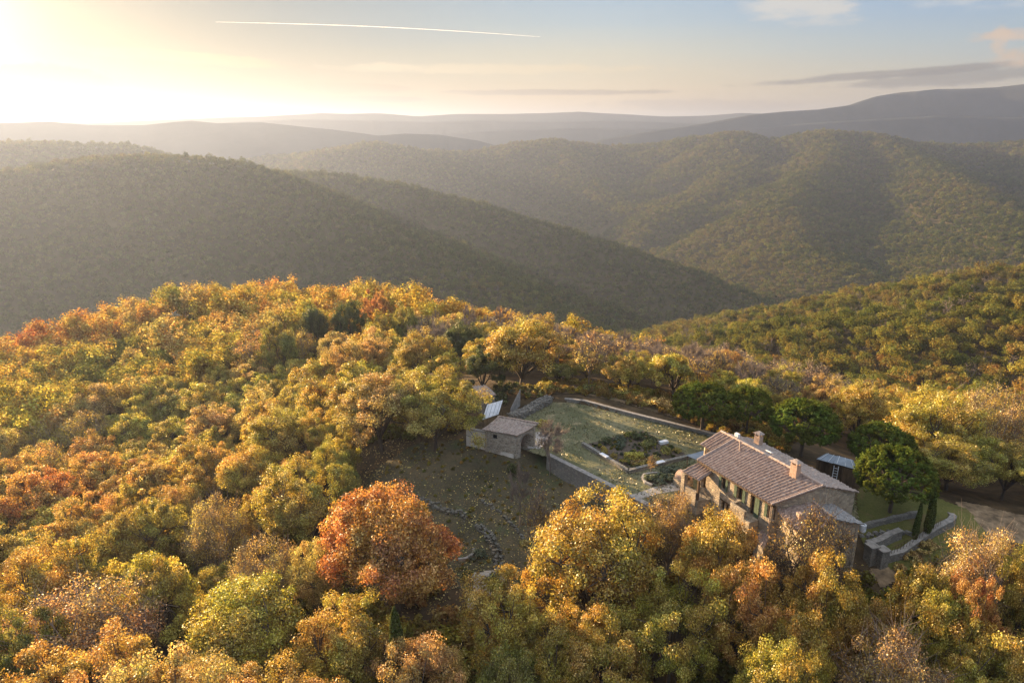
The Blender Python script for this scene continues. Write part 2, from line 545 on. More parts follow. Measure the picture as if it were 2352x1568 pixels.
for u, v, z in [(1270, 1052, -1.9), (1350, 1120, -2.0), (1445, 1165, -2.2), (1180, 1060, -1.5), (1000, 1050, -1.6), (1095, 1008, -.35), (1140, 1018, -.35), (1182, 1026, -.35), (1060, 1000, -.45), (1210, 1030, -.3), (900, 1090, -2.5), (1050, 1130, -3.2),
                (1180, 1190, -3.7), (1000, 1170, -4.0), (1120, 1290, -5.6), (1080, 1240, -5.2), (1250, 1180, -3.2), (1040, 900, 0), (1100, 985, -.6), (1200, 900, 0),
                (1400, 900, -.1), (1550, 940, -.1), (1700, 1000, 0.0), (1850, 1060, .1), (1950, 1090, .1), (2080, 1180, -.3), (2000, 1130, -.1), (2250, 1170, -.6), (2352, 1200, -.9), (2480, 1230, -1.2),
                (2150, 1210, -1.0), (2010, 1290, -3.2), (2100, 1260, -2.2), (1560, 1130, -.8), (1700, 1190, -.9), (1850, 1220, -1.2), (1500, 1160, -1.4), (1300, 1000, -.3), (1400, 1000, -.3)]:
    G_PTS.append(tuple(at_z(u, v, z)))
G_PTS = np.array(G_PTS)


def tps(P, lam):
    n = len(P)
    xy = P[:, :2] / 50.0
    r2 = ((xy[:, None] - xy[None]) ** 2).sum(-1)
    K = .5 * r2 * np.log(r2 + 1e-9) + lam * np.eye(n)
    A = np.zeros((n + 3, n + 3))
    A[:n, :n] = K
    A[:n, n] = 1
    A[:n, n + 1:] = xy
    A[n, :n] = 1
    A[n + 1:, :n] = xy.T
    return xy, np.linalg.solve(A, np.append(P[:, 2], [0, 0, 0]))


_T = tps(G_PTS, .004)


def near_raw(x, y):
    xy, cf = _T
    q = np.stack([np.ravel(x), np.ravel(y)], -1) / 50.0
    out = np.zeros(len(q))
    for i in range(0, len(q), 20000):
        r2 = ((q[i:i + 20000, None] - xy[None]) ** 2).sum(-1)
        out[i:i + 20000] = (.5 * r2 * np.log(r2 + 1e-9)) @ cf[:-3] + cf[-3] + q[i:i + 20000] @ cf[-2:]
    return out.reshape(np.shape(x))


# the knoll's outline in azimuth: beyond it the ground drops into the valleys
_kaz = np.radians([-80, -46, -38, -33, -27, -22, -16, -10, -4, 2, 8, 14, 20, 26, 32, 38, 44, 80])
_kr = np.array([150, 190, 215, 215, 214, 208, 196, 182, 168, 155, 148, 140, 136, 132, 128, 124, 120, 110], float)


def ridge(px, slope, rnd, step=None):
    """crest through (u, v, distance) points; falls off by slope to both sides"""
    P = []
    for u, v, d in px:
        r = ray(u, v)
        t = d / math.hypot(r[0], r[1])
        P.append(np.array([0, 0, CAM_H]) + r * t)
    P = np.array(P)

    def f(x, y):
        best = np.full(np.shape(x), -1e4)
        drop = np.zeros(np.shape(x))
        for a, b in zip(P[:-1], P[1:]):
            ab = b - a
            t = np.clip(((x - a[0]) * ab[0] + (y - a[1]) * ab[1]) / (ab[0] ** 2 + ab[1] ** 2), 0, 1)
            d = np.hypot(x - a[0] - t * ab[0], y - a[1] - t * ab[1])
            qx, qy = a[0] + t * ab[0], a[1] + t * ab[1]
            side = ((x - qx) * qx + (y - qy) * qy) / (np.hypot(qx, qy) * (d + 1e-6))
            sl_ = slope + (max(.62, slope) - slope) * np.clip(side * 1.2 + .35, 0, 1)
            dr = sl_ * (np.sqrt(d * d + rnd * rnd) - rnd)
            hh = a[2] + t * ab[2] - dr
            drop = np.where(hh > best, dr, drop)
            best = np.maximum(best, hh)
        return best, drop
    return f


TH = 9.0      # v values below are the tops of the trees; the ground lies about a tree lower
RIDGES = [
    ridge([(-900, 330, 1700), (-300, 322, 1700), (0, 322, 1650), (140, 328, 1600), (270, 329, 1600), (330, 350, 1550), (420, 400, 1500)], .34, 60),
    ridge([(-900, 470, 1000), (-300, 420, 1050), (0, 386, 1080), (200, 358, 1080), (300, 350, 1060), (400, 356, 1030), (500, 362, 990), (570, 386, 950), (660, 430, 880), (780, 490, 790),
           (900, 545, 720), (1010, 600, 660), (1150, 690, 600)], .36, 50),
    ridge([(560, 392, 1300), (650, 392, 1240), (760, 396, 1190), (900, 416, 1130), (1060, 455, 1060), (1250, 510, 990), (1400, 556, 930), (1540, 605, 880), (1640, 645, 850), (1725, 697, 820), (1740, 740, 800)], .36, 45),
    ridge([(420, 400, 2300), (560, 366, 2250), (700, 352, 2200), (800, 336, 2150), (850, 327, 2150), (900, 336, 2150), (960, 346, 2150), (1080, 348, 2200), (1200, 328, 2250), (1270, 325, 2250), (1400, 336, 2250), (1500, 329, 2250), (1600, 315, 2200),
           (1690, 308, 2150), (1790, 322, 2100), (1830, 315, 2100), (1900, 305, 2100), (2000, 314, 2100), (2100, 328, 2150), (2200, 333, 2200), (2352, 331, 2250), (2600, 330, 2300), (3000, 330, 2300)], .30, 90),
    ridge([(1270, 325, 2250), (1330, 400, 1900), (1420, 470, 1600), (1530, 540, 1350), (1640, 590, 1150)], .32, 50),
    ridge([(1690, 308, 2150), (1720, 360, 1900), (1640, 430, 1600), (1560, 470, 1480)], .32, 50),
    ridge([(1900, 305, 2100), (1900, 355, 1800), (1850, 410, 1550), (1800, 470, 1330), (1850, 560, 1090), (1945, 618, 960)], .34, 50),
    ridge([(2000, 314, 2100), (2130, 370, 1750), (2230, 430, 1450), (2330, 490, 1250), (2400, 560, 1050)], .34, 50),
    ridge([(2352, 331, 2250), (2420, 400, 1800), (2500, 470, 1450)], .34, 50),
    ridge([(3000, 525, 560), (2700, 568, 520), (2352, 606, 470), (2240, 624, 480), (2140, 652, 495), (2000, 694, 520), (1880, 732, 560), (1760, 762, 610), (1640, 785, 640), (1580, 805, 650)], .30, 30),
    ridge([(2700, 600, 330), (2352, 668, 330), (2230, 700, 340), (2100, 745, 355), (1960, 795, 370), (1850, 830, 380)], .26, 25),
]


def hills_h(x, y):
    h = np.full(np.shape(x), -205.0)
    drop = np.full(np.shape(x), 100.0)
    for f in RIDGES:
        h2_, dr = f(x, y)
        h2_ = h2_ - TH
        drop = np.where(h2_ > h, dr, drop)
        k = np.clip(np.hypot(x, y) / 170.0, 1.5, 10.0)
        m = np.maximum(h, h2_)
        h = m + k * np.log(np.exp((h - m) / k) + np.exp((h2_ - m) / k)) * (np.abs(h - h2_) < 60)
    d = np.hypot(x, y)
    amp = np.clip((d - 250) / 800, 0, 1)
    # the ridge flanks are ribbed by little ravines
    low = np.clip((drop - 4) / 55, 0, 1)
    rv = 1 - np.abs(2.6 * fbm(x / 260.0 + 5, y / 260.0, 3))
    h = h + amp * (4 * fbm(x / 90.0, y / 90.0, 3) + low * (34 * fbm(x / 200.0, y / 200.0, 4) - 30 * np.clip(rv, 0, 1) ** 4))
    return h


def terrain(x, y):
    x, y = np.asarray(x, float), np.asarray(y, float)
    d = np.hypot(x, y)
    azm = np.arctan2(x, y)
    kr = np.interp(azm, _kaz, _kr)
    over = np.maximum(d - kr, 0)
    dn = np.minimum(1.0, (kr + 6) / np.maximum(d, 1))
    n = near_raw(x * dn, y * dn) - (.72 * (np.sqrt(over * over + 12 ** 2) - 12)) + .25 * fbm(x / 7.0, y / 7.0, 3)
    n = np.where(d < 30, np.minimum(n, -3), n)
    h = hills_h(x, y)
    far = np.clip((d - 100) / 60, 0, 1)
    return np.where(d < 105, n, np.maximum(n, h * far + (1 - far) * -200))


def tz(x, y):
    return float(terrain(np.array([x]), np.array([y]))[0])


YARD = [(5.1, 78.3), (9.2, 73.7), (13.3, 68.9), (14.6, 67.4), (20.6, 68.6), (22.3, 73.2), (25.2, 74.2), (30.0, 66.5), (36.3, 62.6), (39.0, 69.5), (33, 79.5), (25.2, 86.0), (17, 91.7), (9.1, 97.0), (6.3, 97.0),
        (-.4, 91.9), (-1.5, 87), (-.5, 83.9), (3.6, 81.9), (2.0, 80.5)]


def ground_fn(x, y):
    z = terrain(x, y)
    ins = inside(YARD, np.asarray(x, float), np.asarray(y, float))
    return np.where(ins, np.minimum(z, -.35), z)


azs = np.radians(np.concatenate([np.linspace(-72, -46, 40, endpoint=False), np.linspace(-46, 46, 520), np.linspace(46.5, 72, 40)]))
ds = np.concatenate([np.linspace(8, 115, 170, endpoint=False), np.geomspace(115, 3300, 260)])
A_, D_ = np.meshgrid(azs, ds, indexing='ij')
gx, gy = D_ * np.sin(A_), D_ * np.cos(A_)
gz = ground_fn(gx, gy)
tail = np.clip((D_ - 2500) / 700, 0, 1)
gz = gz * (1 - tail) + tail * -215


def grid_faces(n, m):
    i = np.arange(n - 1)[:, None] * m + np.arange(m - 1)[None]
    return np.stack([i, i + m, i + m + 1, i + 1], -1).reshape(-1)


me = np_mesh('terrain', np.stack([gx, gy, gz], -1).reshape(-1, 3), grid_faces(*gx.shape), 4, M['ground'], True)
tag(link('terrain', me), kind='structure')

# visible horizon per azimuth, used to leave out trees behind the hills
VIS = np.maximum.accumulate((gz + 7 - CAM_H) / D_, axis=1)


def seen(x, y, z, margin):
    a, d = np.arctan2(x, y), np.hypot(x, y)
    ia = np.clip(np.searchsorted(azs, a), 0, len(azs) - 1)
    idd = np.clip(np.searchsorted(ds, d * .97) - 1, 0, len(ds) - 1)
    return (z + margin - CAM_H) / d > VIS[ia, idd]


# far country: plain, blue ranges and the mountain
def far_range(name, px, depth, base_z, rough_amp, seed):
    rough_amp = rough_amp * .35
    pts = []
    us = np.linspace(px[0][0], px[-1][0], 260)
    vs = np.interp(us, [p[0] for p in px], [p[1] for p in px])
    dd = np.interp(us, [p[0] for p in px], [p[2] for p in px]) * (.51 if name == 'mountain' else .62)
    depth = depth * .75
    crest = []
    for u, v, d in zip(us, vs, dd):
        r = ray(u, v)
        t = d / math.hypot(r[0], r[1])
        crest.append((r[0] * t, r[1] * t, CAM_H + r[2] * t))
    crest = np.array(crest)
    rows = []
    K = 26
    hgt = crest[:, 2] - base_z
    dirs = crest[:, :2] / np.linalg.norm(crest[:, :2], axis=1)[:, None]
    for k in range(-K, K + 1):
        s = k / K
        prof = 1 - abs(s) ** 1.15 if s < 0 else 1 - s ** 1.3
        xy = crest[:, :2] + dirs * s * depth
        rib = -np.abs(fbm(xy[:, 0] / (depth * .16) + seed, xy[:, 1] / (depth * .30), 5)) - .0
        z = base_z + hgt * prof * (1 + rib * (.06 if name == 'mountain' else .22) * min(1, abs(s) * 4)) + rough_amp * fbm(xy[:, 0] / 140 + seed, xy[:, 1] / 140, 4)
        rows.append(np.column_stack([xy, z]))
    V = np.concatenate(rows)
    me = np_mesh(name, V, grid_faces(2 * K + 1, 260), 4, M['hill'], True)
    tag(link(name, me), kind='structure')


PLAIN_Z = -225
far_range('hills', [(-900, 285, 4600), (-200, 285, 4600), (0, 283, 4500), (110, 279, 4500), (200, 287, 4500), (330, 288, 4500), (400, 280, 4400), (440, 277, 4400), (500, 283, 4400), (600, 281, 4400), (650, 287, 4300), (760, 298, 4200),
                      (900, 316, 4100), (1000, 332, 4000), (1080, 350, 3900)], 900, PLAIN_Z, 8, 3)
far_range('hills', [(760, 335, 3900), (860, 312, 3900), (930, 307, 3900), (1010, 310, 3900), (1100, 324, 3900), (1180, 345, 3900)], 500, PLAIN_Z, 6, 23)
far_range('hills', [(-900, 275, 7400), (-200, 280, 7400), (200, 283, 7400), (470, 272, 7400), (600, 268, 7400), (740, 260, 7400), (800, 262, 7400), (870, 260, 7400), (960, 268, 7400), (1050, 262, 7400), (1150, 262, 7400), (1250, 260, 7400),
                      (1330, 257, 7400), (1420, 262, 7400), (1530, 268, 7400), (1620, 266, 7400), (1700, 260, 7400), (1850, 264, 7400), (2400, 280, 7400), (3000, 280, 7400)], 1500, PLAIN_Z, 10, 9)
far_range('mountain', [(1330, 330, 5200), (1480, 304, 5200), (1600, 287, 5300), (1720, 264, 5400), (1800, 257, 5500), (1880, 252, 5600), (1950, 242, 5700), (2010, 222, 5800), (2060, 213, 5900), (2110, 209, 5900), (2150, 205, 6000), (2220, 204, 6000),
                      (2290, 201, 6000), (2352, 194, 6000), (2600, 180, 6000), (3000, 200, 6000)], 640, PLAIN_Z, 10, 5)
far_range('hills', [(820, 340, 5400), (960, 316, 5400), (1080, 303, 5400), (1200, 299, 5400), (1330, 294, 5400), (1460, 297, 5400), (1580, 292, 5400), (1700, 300, 5400), (1850, 320, 5400)], 600, PLAIN_Z, 8, 31)
far_range('hills', [(430, 288, 6300), (560, 279, 6300), (700, 274, 6300), (830, 276, 6300), (980, 280, 6300), (1100, 276, 6300), (1260, 280, 6300), (1420, 277, 6300), (1560, 282, 6300), (1750, 290, 6300)], 600, PLAIN_Z, 8, 37)
far_range('hills', [(1400, 335, 4300), (1560, 308, 4300), (1750, 292, 4300), (1900, 280, 4300), (2050, 272, 4300), (2150, 266, 4300), (2300, 270, 4300), (2352, 270, 4300), (2700, 268, 4300), (3000, 270, 4300)], 420, PLAIN_Z, 8, 15)
pl = MB()
pl.add([(-9000, 2600, PLAIN_Z + 6), (9000, 2600, PLAIN_Z + 6), (9000, 11000, PLAIN_Z + 6), (-9000, 11000, PLAIN_Z + 6)], [(0, 1, 2, 3)])
tag(pl.build('plain', M['hill']), kind='structure')


# ------------------------------------------------------------------ yard, walls and beds
def drape(name, poly, dz, res, mat, parent=None, kind='structure', wob=.35):
    """a sheet laid on the terrain inside a polygon"""
    P = np.array(poly)[:, :2]
    x0, y0 = P.min(0) - 1
    x1, y1 = P.max(0) + 1
    nx, ny = int((x1 - x0) / res) + 2, int((y1 - y0) / res) + 2
    xs, ys = x0 + np.arange(nx) * res, y0 + np.arange(ny) * res
    GX, GY = np.meshgrid(xs, ys, indexing='ij')
    cxx, cyy = GX[:-1, :-1] + res / 2, GY[:-1, :-1] + res / 2
    wx = wob * 2 * fbm(cxx / 1.7, cyy / 1.7, 2)
    wy = wob * 2 * fbm(cxx / 1.7 + 40, cyy / 1.7, 2)
    keep = inside(P, cxx + wx, cyy + wy)
    GZ = terrain(GX, GY) + dz
    idx = np.arange(nx * ny).reshape(nx, ny)
    q = np.stack([idx[:-1, :-1], idx[1:, :-1], idx[1:, 1:], idx[:-1, 1:]], -1)[keep]
    V = np.stack([GX, GY, GZ], -1).reshape(-1, 3)
    used, inv = np.unique(q, return_inverse=True)
    me = np_mesh(name, V[used], inv.ravel(), 4, mat, True)
    o = link(name, me, parent)
    if kind:
        o['kind'] = kind
    return o


def px_poly(pts, z=None):
    out = []
    for u, v in pts:
        if z is None:
            zz = -1.0
            for _ in range(12):
                p = at_z(u, v, zz)
                zz = .5 * zz + .5 * tz(p[0], p[1])
            out.append(tuple(at_z(u, v, zz)))
        else:
            out.append(tuple(at_z(u, v, z)))
    return out


# yard: one level lawn held up by walls
def flat_sheet(name, poly, z, res, mat, amp=.05):
    P = np.array(poly)[:, :2]
    x0, y0 = P.min(0) - 1
    x1, y1 = P.max(0) + 1
    nx, ny = int((x1 - x0) / res) + 2, int((y1 - y0) / res) + 2
    GX, GY = np.meshgrid(x0 + np.arange(nx) * res, y0 + np.arange(ny) * res, indexing='ij')
    keep = inside(P, GX[:-1, :-1] + res / 2, GY[:-1, :-1] + res / 2)
    GZ = z + amp * (2 * fbm(GX / 3.0, GY / 3.0, 3) + 1.2 * fbm(GX / .5, GY / .5, 2))
    idx = np.arange(nx * ny).reshape(nx, ny)
    q = np.stack([idx[:-1, :-1], idx[1:, :-1], idx[1:, 1:], idx[:-1, 1:]], -1)[keep]
    used, inv = np.unique(q, return_inverse=True)
    me = np_mesh(name, np.stack([GX, GY, GZ], -1).reshape(-1, 3)[used], inv.ravel(), 4, mat, True)
    return tag(link(name, me), kind='structure')


flat_sheet('lawn', YARD, 0.0, .25, M['lawn'], .05)
GARDEN = px_poly([(820, 1150), (850, 1090), (960, 1020), (1060, 1010), (1100, 1040), (1190, 1050), (1262, 1040), (1275, 1062), (1350, 1120), (1450, 1175), (1440, 1230), (1300, 1290), (1230, 1330), (1130, 1370), (1050, 1350), (960, 1260), (880, 1200)])
drape('garden_slope', GARDEN, .10, .4, M['garden'])
SIDE = [(37.0, 63.2), (38, 60.5), (41, 59.6), (46.5, 60.5), (50, 63), (50.5, 67), (47, 71), (41, 71.5), (39.2, 69.6)]
drape('side_lawn', SIDE, .12, .3, M['lawn_side'])
VERGE = px_poly([(1255, 905), (1330, 905), (1450, 930), (1600, 975), (1700, 1015), (1800, 1050), (1830, 1010), (1700, 950), (1500, 905), (1350, 880), (1250, 880)])
drape('dry_verge', VERGE, .10, .4, M['verge'])
ROAD = px_poly([(2205, 1155), (2270, 1165), (2360, 1190), (2460, 1225), (2470, 1275), (2330, 1250), (2262, 1262), (2200, 1245), (2225, 1290), (2120, 1300), (2025, 1350), (2000, 1310), (2100, 1262), (2185, 1215), (2190, 1180)])
drape('driveway', ROAD, .11, .2, M['dirt_road'], wob=1.0)
PATHP = px_poly([(1085, 1318), (1150, 1312), (1165, 1335), (1120, 1365), (1090, 1400), (1072, 1400)])
drape('gravel_path', PATHP, .14, .25, M['gravel'], wob=.9)
pv = MB()
PAVE = [at_z(*h2(*p), .03) for p in [(880, 655), (1000, 690), (985, 760), (900, 815), (790, 805), (780, 740)]]
pv.add([tuple(p) for p in PAVE] + [(p[0], p[1], -.1) for p in PAVE], [tuple(range(6))[::-1], tuple(range(6, 12))] + [(i, (i + 1) % 6, 6 + (i + 1) % 6, 6 + i) for i in range(6)])
tag(pv.build('pavement', M['paving']), kind='structure')
PAVE2 = px_poly([(1448, 1142), (1500, 1125), (1560, 1105), (1600, 1120), (1612, 1150), (1560, 1160), (1480, 1165)])
pv = MB()
P2 = [at_z(*h2(*p), .035) for p in [(1730, 1250), (1900, 1190), (2130, 1110), (2210, 1050), (2260, 1060), (2300, 1180), (2000, 1230), (1800, 1290)]]
pv.add([tuple(p) for p in P2] + [(p[0], p[1], -.1) for p in P2], [tuple(range(8))[::-1], tuple(range(8, 16))] + [(i, (i + 1) % 8, 8 + (i + 1) % 8, 8 + i) for i in range(8)])
tag(pv.build('pavement', M['gravel']), kind='structure')


def rubble(name, label, cat, pts, th, hgt, mat, top_of=None, base=None, rag=.12, group=None, cap=None):
    """a dry stone wall along pts whose top is a little ragged"""
    P = [np.array(p[:2], float) for p in pts]
    dense = [P[0]]
    for a, b in zip(P[:-1], P[1:]):
        k = max(1, int(np.linalg.norm(b - a) / .6))
        dense += [a + (b - a) * (i + 1) / k for i in range(k)]
    D = np.array(dense)
    t = np.gradient(D, axis=0)
    t /= np.linalg.norm(t, axis=1)[:, None]
    nn = np.stack([-t[:, 1], t[:, 0]], -1)
    b0 = terrain(D[:, 0], D[:, 1]) if base is None else np.full(len(D), base)
    top = (b0 + hgt if top_of is None else np.full(len(D), top_of))
    jit = rag * (np.random.default_rng(len(D)).random(len(D)) - .5)
    wj = th / 2 * (1 + .25 * (np.random.default_rng(len(D) + 1).random(len(D)) - .5))
    low = np.minimum(b0, terrain(D[:, 0], D[:, 1])) - .6
    L, Rr = D + nn * wj[:, None], D - nn * wj[:, None]
    rows = [np.column_stack([L - nn * -.06, low]), np.column_stack([L, top + jit]), np.column_stack([Rr, top + jit + .04]), np.column_stack([Rr - nn * .06, low])]
    V = np.stack(rows, 1).reshape(-1, 3)
    F = []
    for i in range(len(D) - 1):
        for k in range(3):
            F.append((i * 4 + k, i * 4 + k + 1, (i + 1) * 4 + k + 1, (i + 1) * 4 + k))
    F += [(0, 3, 2, 1), tuple((len(D) - 1) * 4 + k for k in range(4))]
    mb = MB()
    if rag > .18:                       # loose dry stones, piled
        rs = np.random.default_rng(len(D) + 7)
        step = .34
        Ls = np.concatenate([[0], np.cumsum(np.linalg.norm(np.diff(D, axis=0), axis=1))])
        nn_ = int(Ls[-1] / step)
        for i in range(nn_):
            for k in range(max(2, int(hgt / .26)) if top_of is None else 5):
                for row_ in range(max(1, int(th / .36))):
                    s = (i + rs.random()) * step
                    c = np.array([np.interp(s, Ls, D[:, 0]), np.interp(s, Ls, D[:, 1])])
                    j = min(int(np.searchsorted(Ls, s)), len(D) - 1)
                    hh = (top[j] - b0[j]) * (.55 + .6 * vnoise(np.array([s / 1.6]), np.array([th * 7.0]))[0])
                    z = b0[j] - .15 + hh * (k + .2 * rs.random()) / (max(2, int(hgt / .26)) if top_of is None else 5)
                    c = c + nn[j] * (((row_ + .5) / max(1, int(th / .36)) - .5) * th + rs.normal() * .10)
                    w_, h_ = rs.uniform(.22, .52), rs.uniform(.18, .34)
                    a = rs.random() * 3.14
                    ca, sa = math.cos(a), math.sin(a)
                    q = []
                    for sz in (0, 1):
                        for sx, sy in ((-1, -1), (1, -1), (1, 1), (-1, 1)):
                            lx, ly = sx * w_ * .55 * rs.uniform(.6, 1.1), sy * w_ * .42 * rs.uniform(.6, 1.1)
                            q.append((c[0] + lx * ca - ly * sa, c[1] + lx * sa + ly * ca, z + sz * h_ * rs.uniform(.7, 1.15)))
                    mb.hexa(q[:4], q[4:])
    else:
        mb.add(V, F)
    if cap is None:
        return tag(mb.build(name, mat), label, cat, group)
    e = thing(name, label, cat, (D[0, 0], D[0, 1], float(b0[0])), group)
    mb.build('wall_face', mat, e)
    cb = MB()
    for i in range(len(D) - 1):
        a, b = D[i] + t[i] * .008, D[i + 1] - t[i] * .008
        q = [a + nn[i] * (th / 2 + .05), b + nn[i] * (th / 2 + .05), b - nn[i] * (th / 2 + .05), a - nn[i] * (th / 2 + .05)]
        za, zb = top[i] + .025, top[i + 1] + .025
        zz = (za, zb, zb, za)
        cb.hexa([np.append(c, z) for c, z in zip(q, zz)][::-1], [np.append(c, z + .11) for c, z in zip(q, zz)][::-1])
    cb.build('coping', cap, e)
    return e


rubble('retaining_wall', 'long grey stone retaining wall with flat coping below the lawn edge', 'wall', [(4.6, 79.0), (9.2, 73.7), (13.3, 68.9), (15.2, 66.6), (18.5, 65.6)], .55, 0, M['stone_grey'], top_of=.18, base=-1.9, cap=M['coping'], rag=.05)
rubble('boundary_wall', 'low pale capped wall along the far side of the lawn', 'wall', [(8.0, 97.2), (11, 96.4), (16.8, 92.0), (25.2, 86.2), (31, 81.8)], .42, 0, M['stone_grey'], top_of=.38, base=-.3, cap=M['coping'], rag=.04)
rubble('stone_wall', 'thick grey rubble wall rising behind the sheet roofed lean-to', 'wall', [at_z(*h2(*p), 0)[:2] for p in [(640, 560), (760, 500), (870, 440), (960, 400), (985, 372)]], 1.5, 1.2, M['stone_grey'], top_of=1.25, base=0, rag=.3)
rubble('step_wall', 'low stone step along the downhill foot of the small barn', 'wall', [at_z(*h2(*p), -.9)[:2] for p in [(350, 815), (500, 850), (668, 885)]], .6, 0, M['concrete'], top_of=-.55, base=-1.3, rag=.05)
TW = 'dry stone terrace walls in the garden slope'
rubble('terrace_wall', 'ragged dry stone terrace wall curving down beside the orange oak', 'wall', px_poly([h4(*p) for p in [(400, 560), (560, 640), (720, 700), (840, 760), (1000, 790), (1060, 850)]]), .9, .75, M['stone_dark'], rag=.5, group=TW)
rubble('terrace_wall', 'tumbled stone terrace wall bulging beside the gravel patch', 'wall', px_poly([h4(*p) for p in [(1150, 900), (1230, 970), (1290, 1060), (1330, 1150), (1350, 1250), (1370, 1370)]]), 1.0, .8, M['stone_dark'], rag=.55, group=TW)
rubble('terrace_wall', 'upper stone terrace wall, overgrown, below the retaining wall', 'wall', px_poly([h4(*p) for p in [(1180, 660), (1300, 720), (1430, 830), (1560, 960), (1640, 1090)]]), .7, .45, M['stone_dark'], rag=.4, group=TW)
rubble('terrace_wall', 'thin stone ring wall, semicircular, left of the gravel patch', 'wall', px_poly([h4(*p) for p in [(960, 1250), (1040, 1235), (1105, 1195), (1115, 1140)]]), .3, .35, M['coping'], rag=.1, group=TW)
DW = 'stone walls beside the driveway'
rubble('garden_wall', 'straight low stone wall edging the side lawn by the annex', 'wall', px_poly([h3(*p) for p in [(690, 975), (850, 935), (1050, 890), (1260, 850)]]), .5, .55, M['stone_grey'], rag=.12, group=DW)
rubble('garden_wall', 'middle overgrown stone wall between side lawn wall and drive wall', 'wall', px_poly([h3(*p) for p in [(660, 1080), (850, 1050), (1060, 1040), (1180, 1050), (1250, 1010)]]), .5, .5, M['stone_grey'], rag=.25, group=DW)
rubble('garden_wall', 'curved grey stone wall with wide coping rounding the driveway bend', 'wall', px_poly([h3(*p) for p in [(900, 1330), (1060, 1290), (1200, 1190), (1340, 1090), (1480, 1010), (1570, 965), (1600, 925), (1570, 895)]]), .55, .8, M['stone_grey'], rag=.06, group=DW, cap=M['coping'])
rubble('garden_wall', 'pale stone wall climbing from the gate pier towards the annex', 'wall', px_poly([h3(*p) for p in [(700, 1210), (820, 1180), (930, 1120), (1050, 1075)]]), .6, .9, M['stone_grey'], rag=.15, group=DW, cap=M['coping'])
rubble('field_wall', 'rough stone wall glimpsed among the foreground trees at the bottom edge', 'wall', px_poly([(1580, 1560), (1640, 1530), (1710, 1490), (1770, 1450)]), .7, .9, M['stone_grey'], rag=.25)
for i, (p, lab) in enumerate([((740, 1330), 'square stone gate pier standing left of the drive entrance'), ((850, 1370), 'square stone gate pier standing right of the drive entrance')]):
    q = px_poly([h3(*p)])[0]
    e = thing('gate_pier', lab, 'gate pier', q, 'stone gate piers at the drive')
    MB().box((q[0], q[1], q[2] - .4), (1, .3), (.95, .95, 2.3)).build('pier', M['stone_grey'], e)
    MB().box((q[0], q[1], q[2] + 1.91), (1, .3), (1.1, 1.1, .14)).build('cap', M['coping'], e)
# iron railing on the drive wall
q = px_poly([h3(*p) for p in [(950, 1330), (1140, 1235), (1340, 1100), (1480, 1020)]])
rl = thing('iron_railing', 'thin dark iron railing standing on the curved drive wall', 'railing', (q[0][0], q[0][1], tz(*q[0][:2]) + .95))
rm = MB()
for a, b in zip(q[:-1], q[1:]):
    a, b = np.array(a), np.array(b)
    a[2], b[2] = tz(a[0], a[1]) + .9, tz(b[0], b[1]) + .9
    rm.tube(a + (0, 0, .8), b + (0, 0, .8), .02)
    for k in range(6):
        c = a + (b - a) * k / 6
        pm = MB().tube(c, c + (0, 0, .8), .018)
        pm.build('post', M['wood'], rl)
rm.build('rail', M['wood'], rl)

# vegetable bed
bL, bF, bR, bB = [at_z(*h2(*p), 0) for p in [(1300, 785), (1722, 1040), (2300, 898), (1860, 655)]]
bed = thing('vegetable_bed', 'sunken vegetable plot with low stone edging in the middle of the lawn', 'garden bed', tuple(bF))
for a, b in ((bL, bF), (bF, bR)):
    d = (b - a) / np.linalg.norm(b - a)
    MB().strip_wall([a, b], lambda c: -.1, lambda c: .38, .38).build('stone_edge', M['stone_grey'], bed)
    MB().strip_wall([a, b], lambda c: .385, lambda c: .46, .46).build('edge_coping', M['stone_grey'], bed)
flat_sheet('soil', [bL, bF, bR, bB], .14, .3, M['soil'], .10)
bq = lambda s, t: bF + (bL - bF) * s + (bR - bF) * t       # s towards the left corner, t towards the right


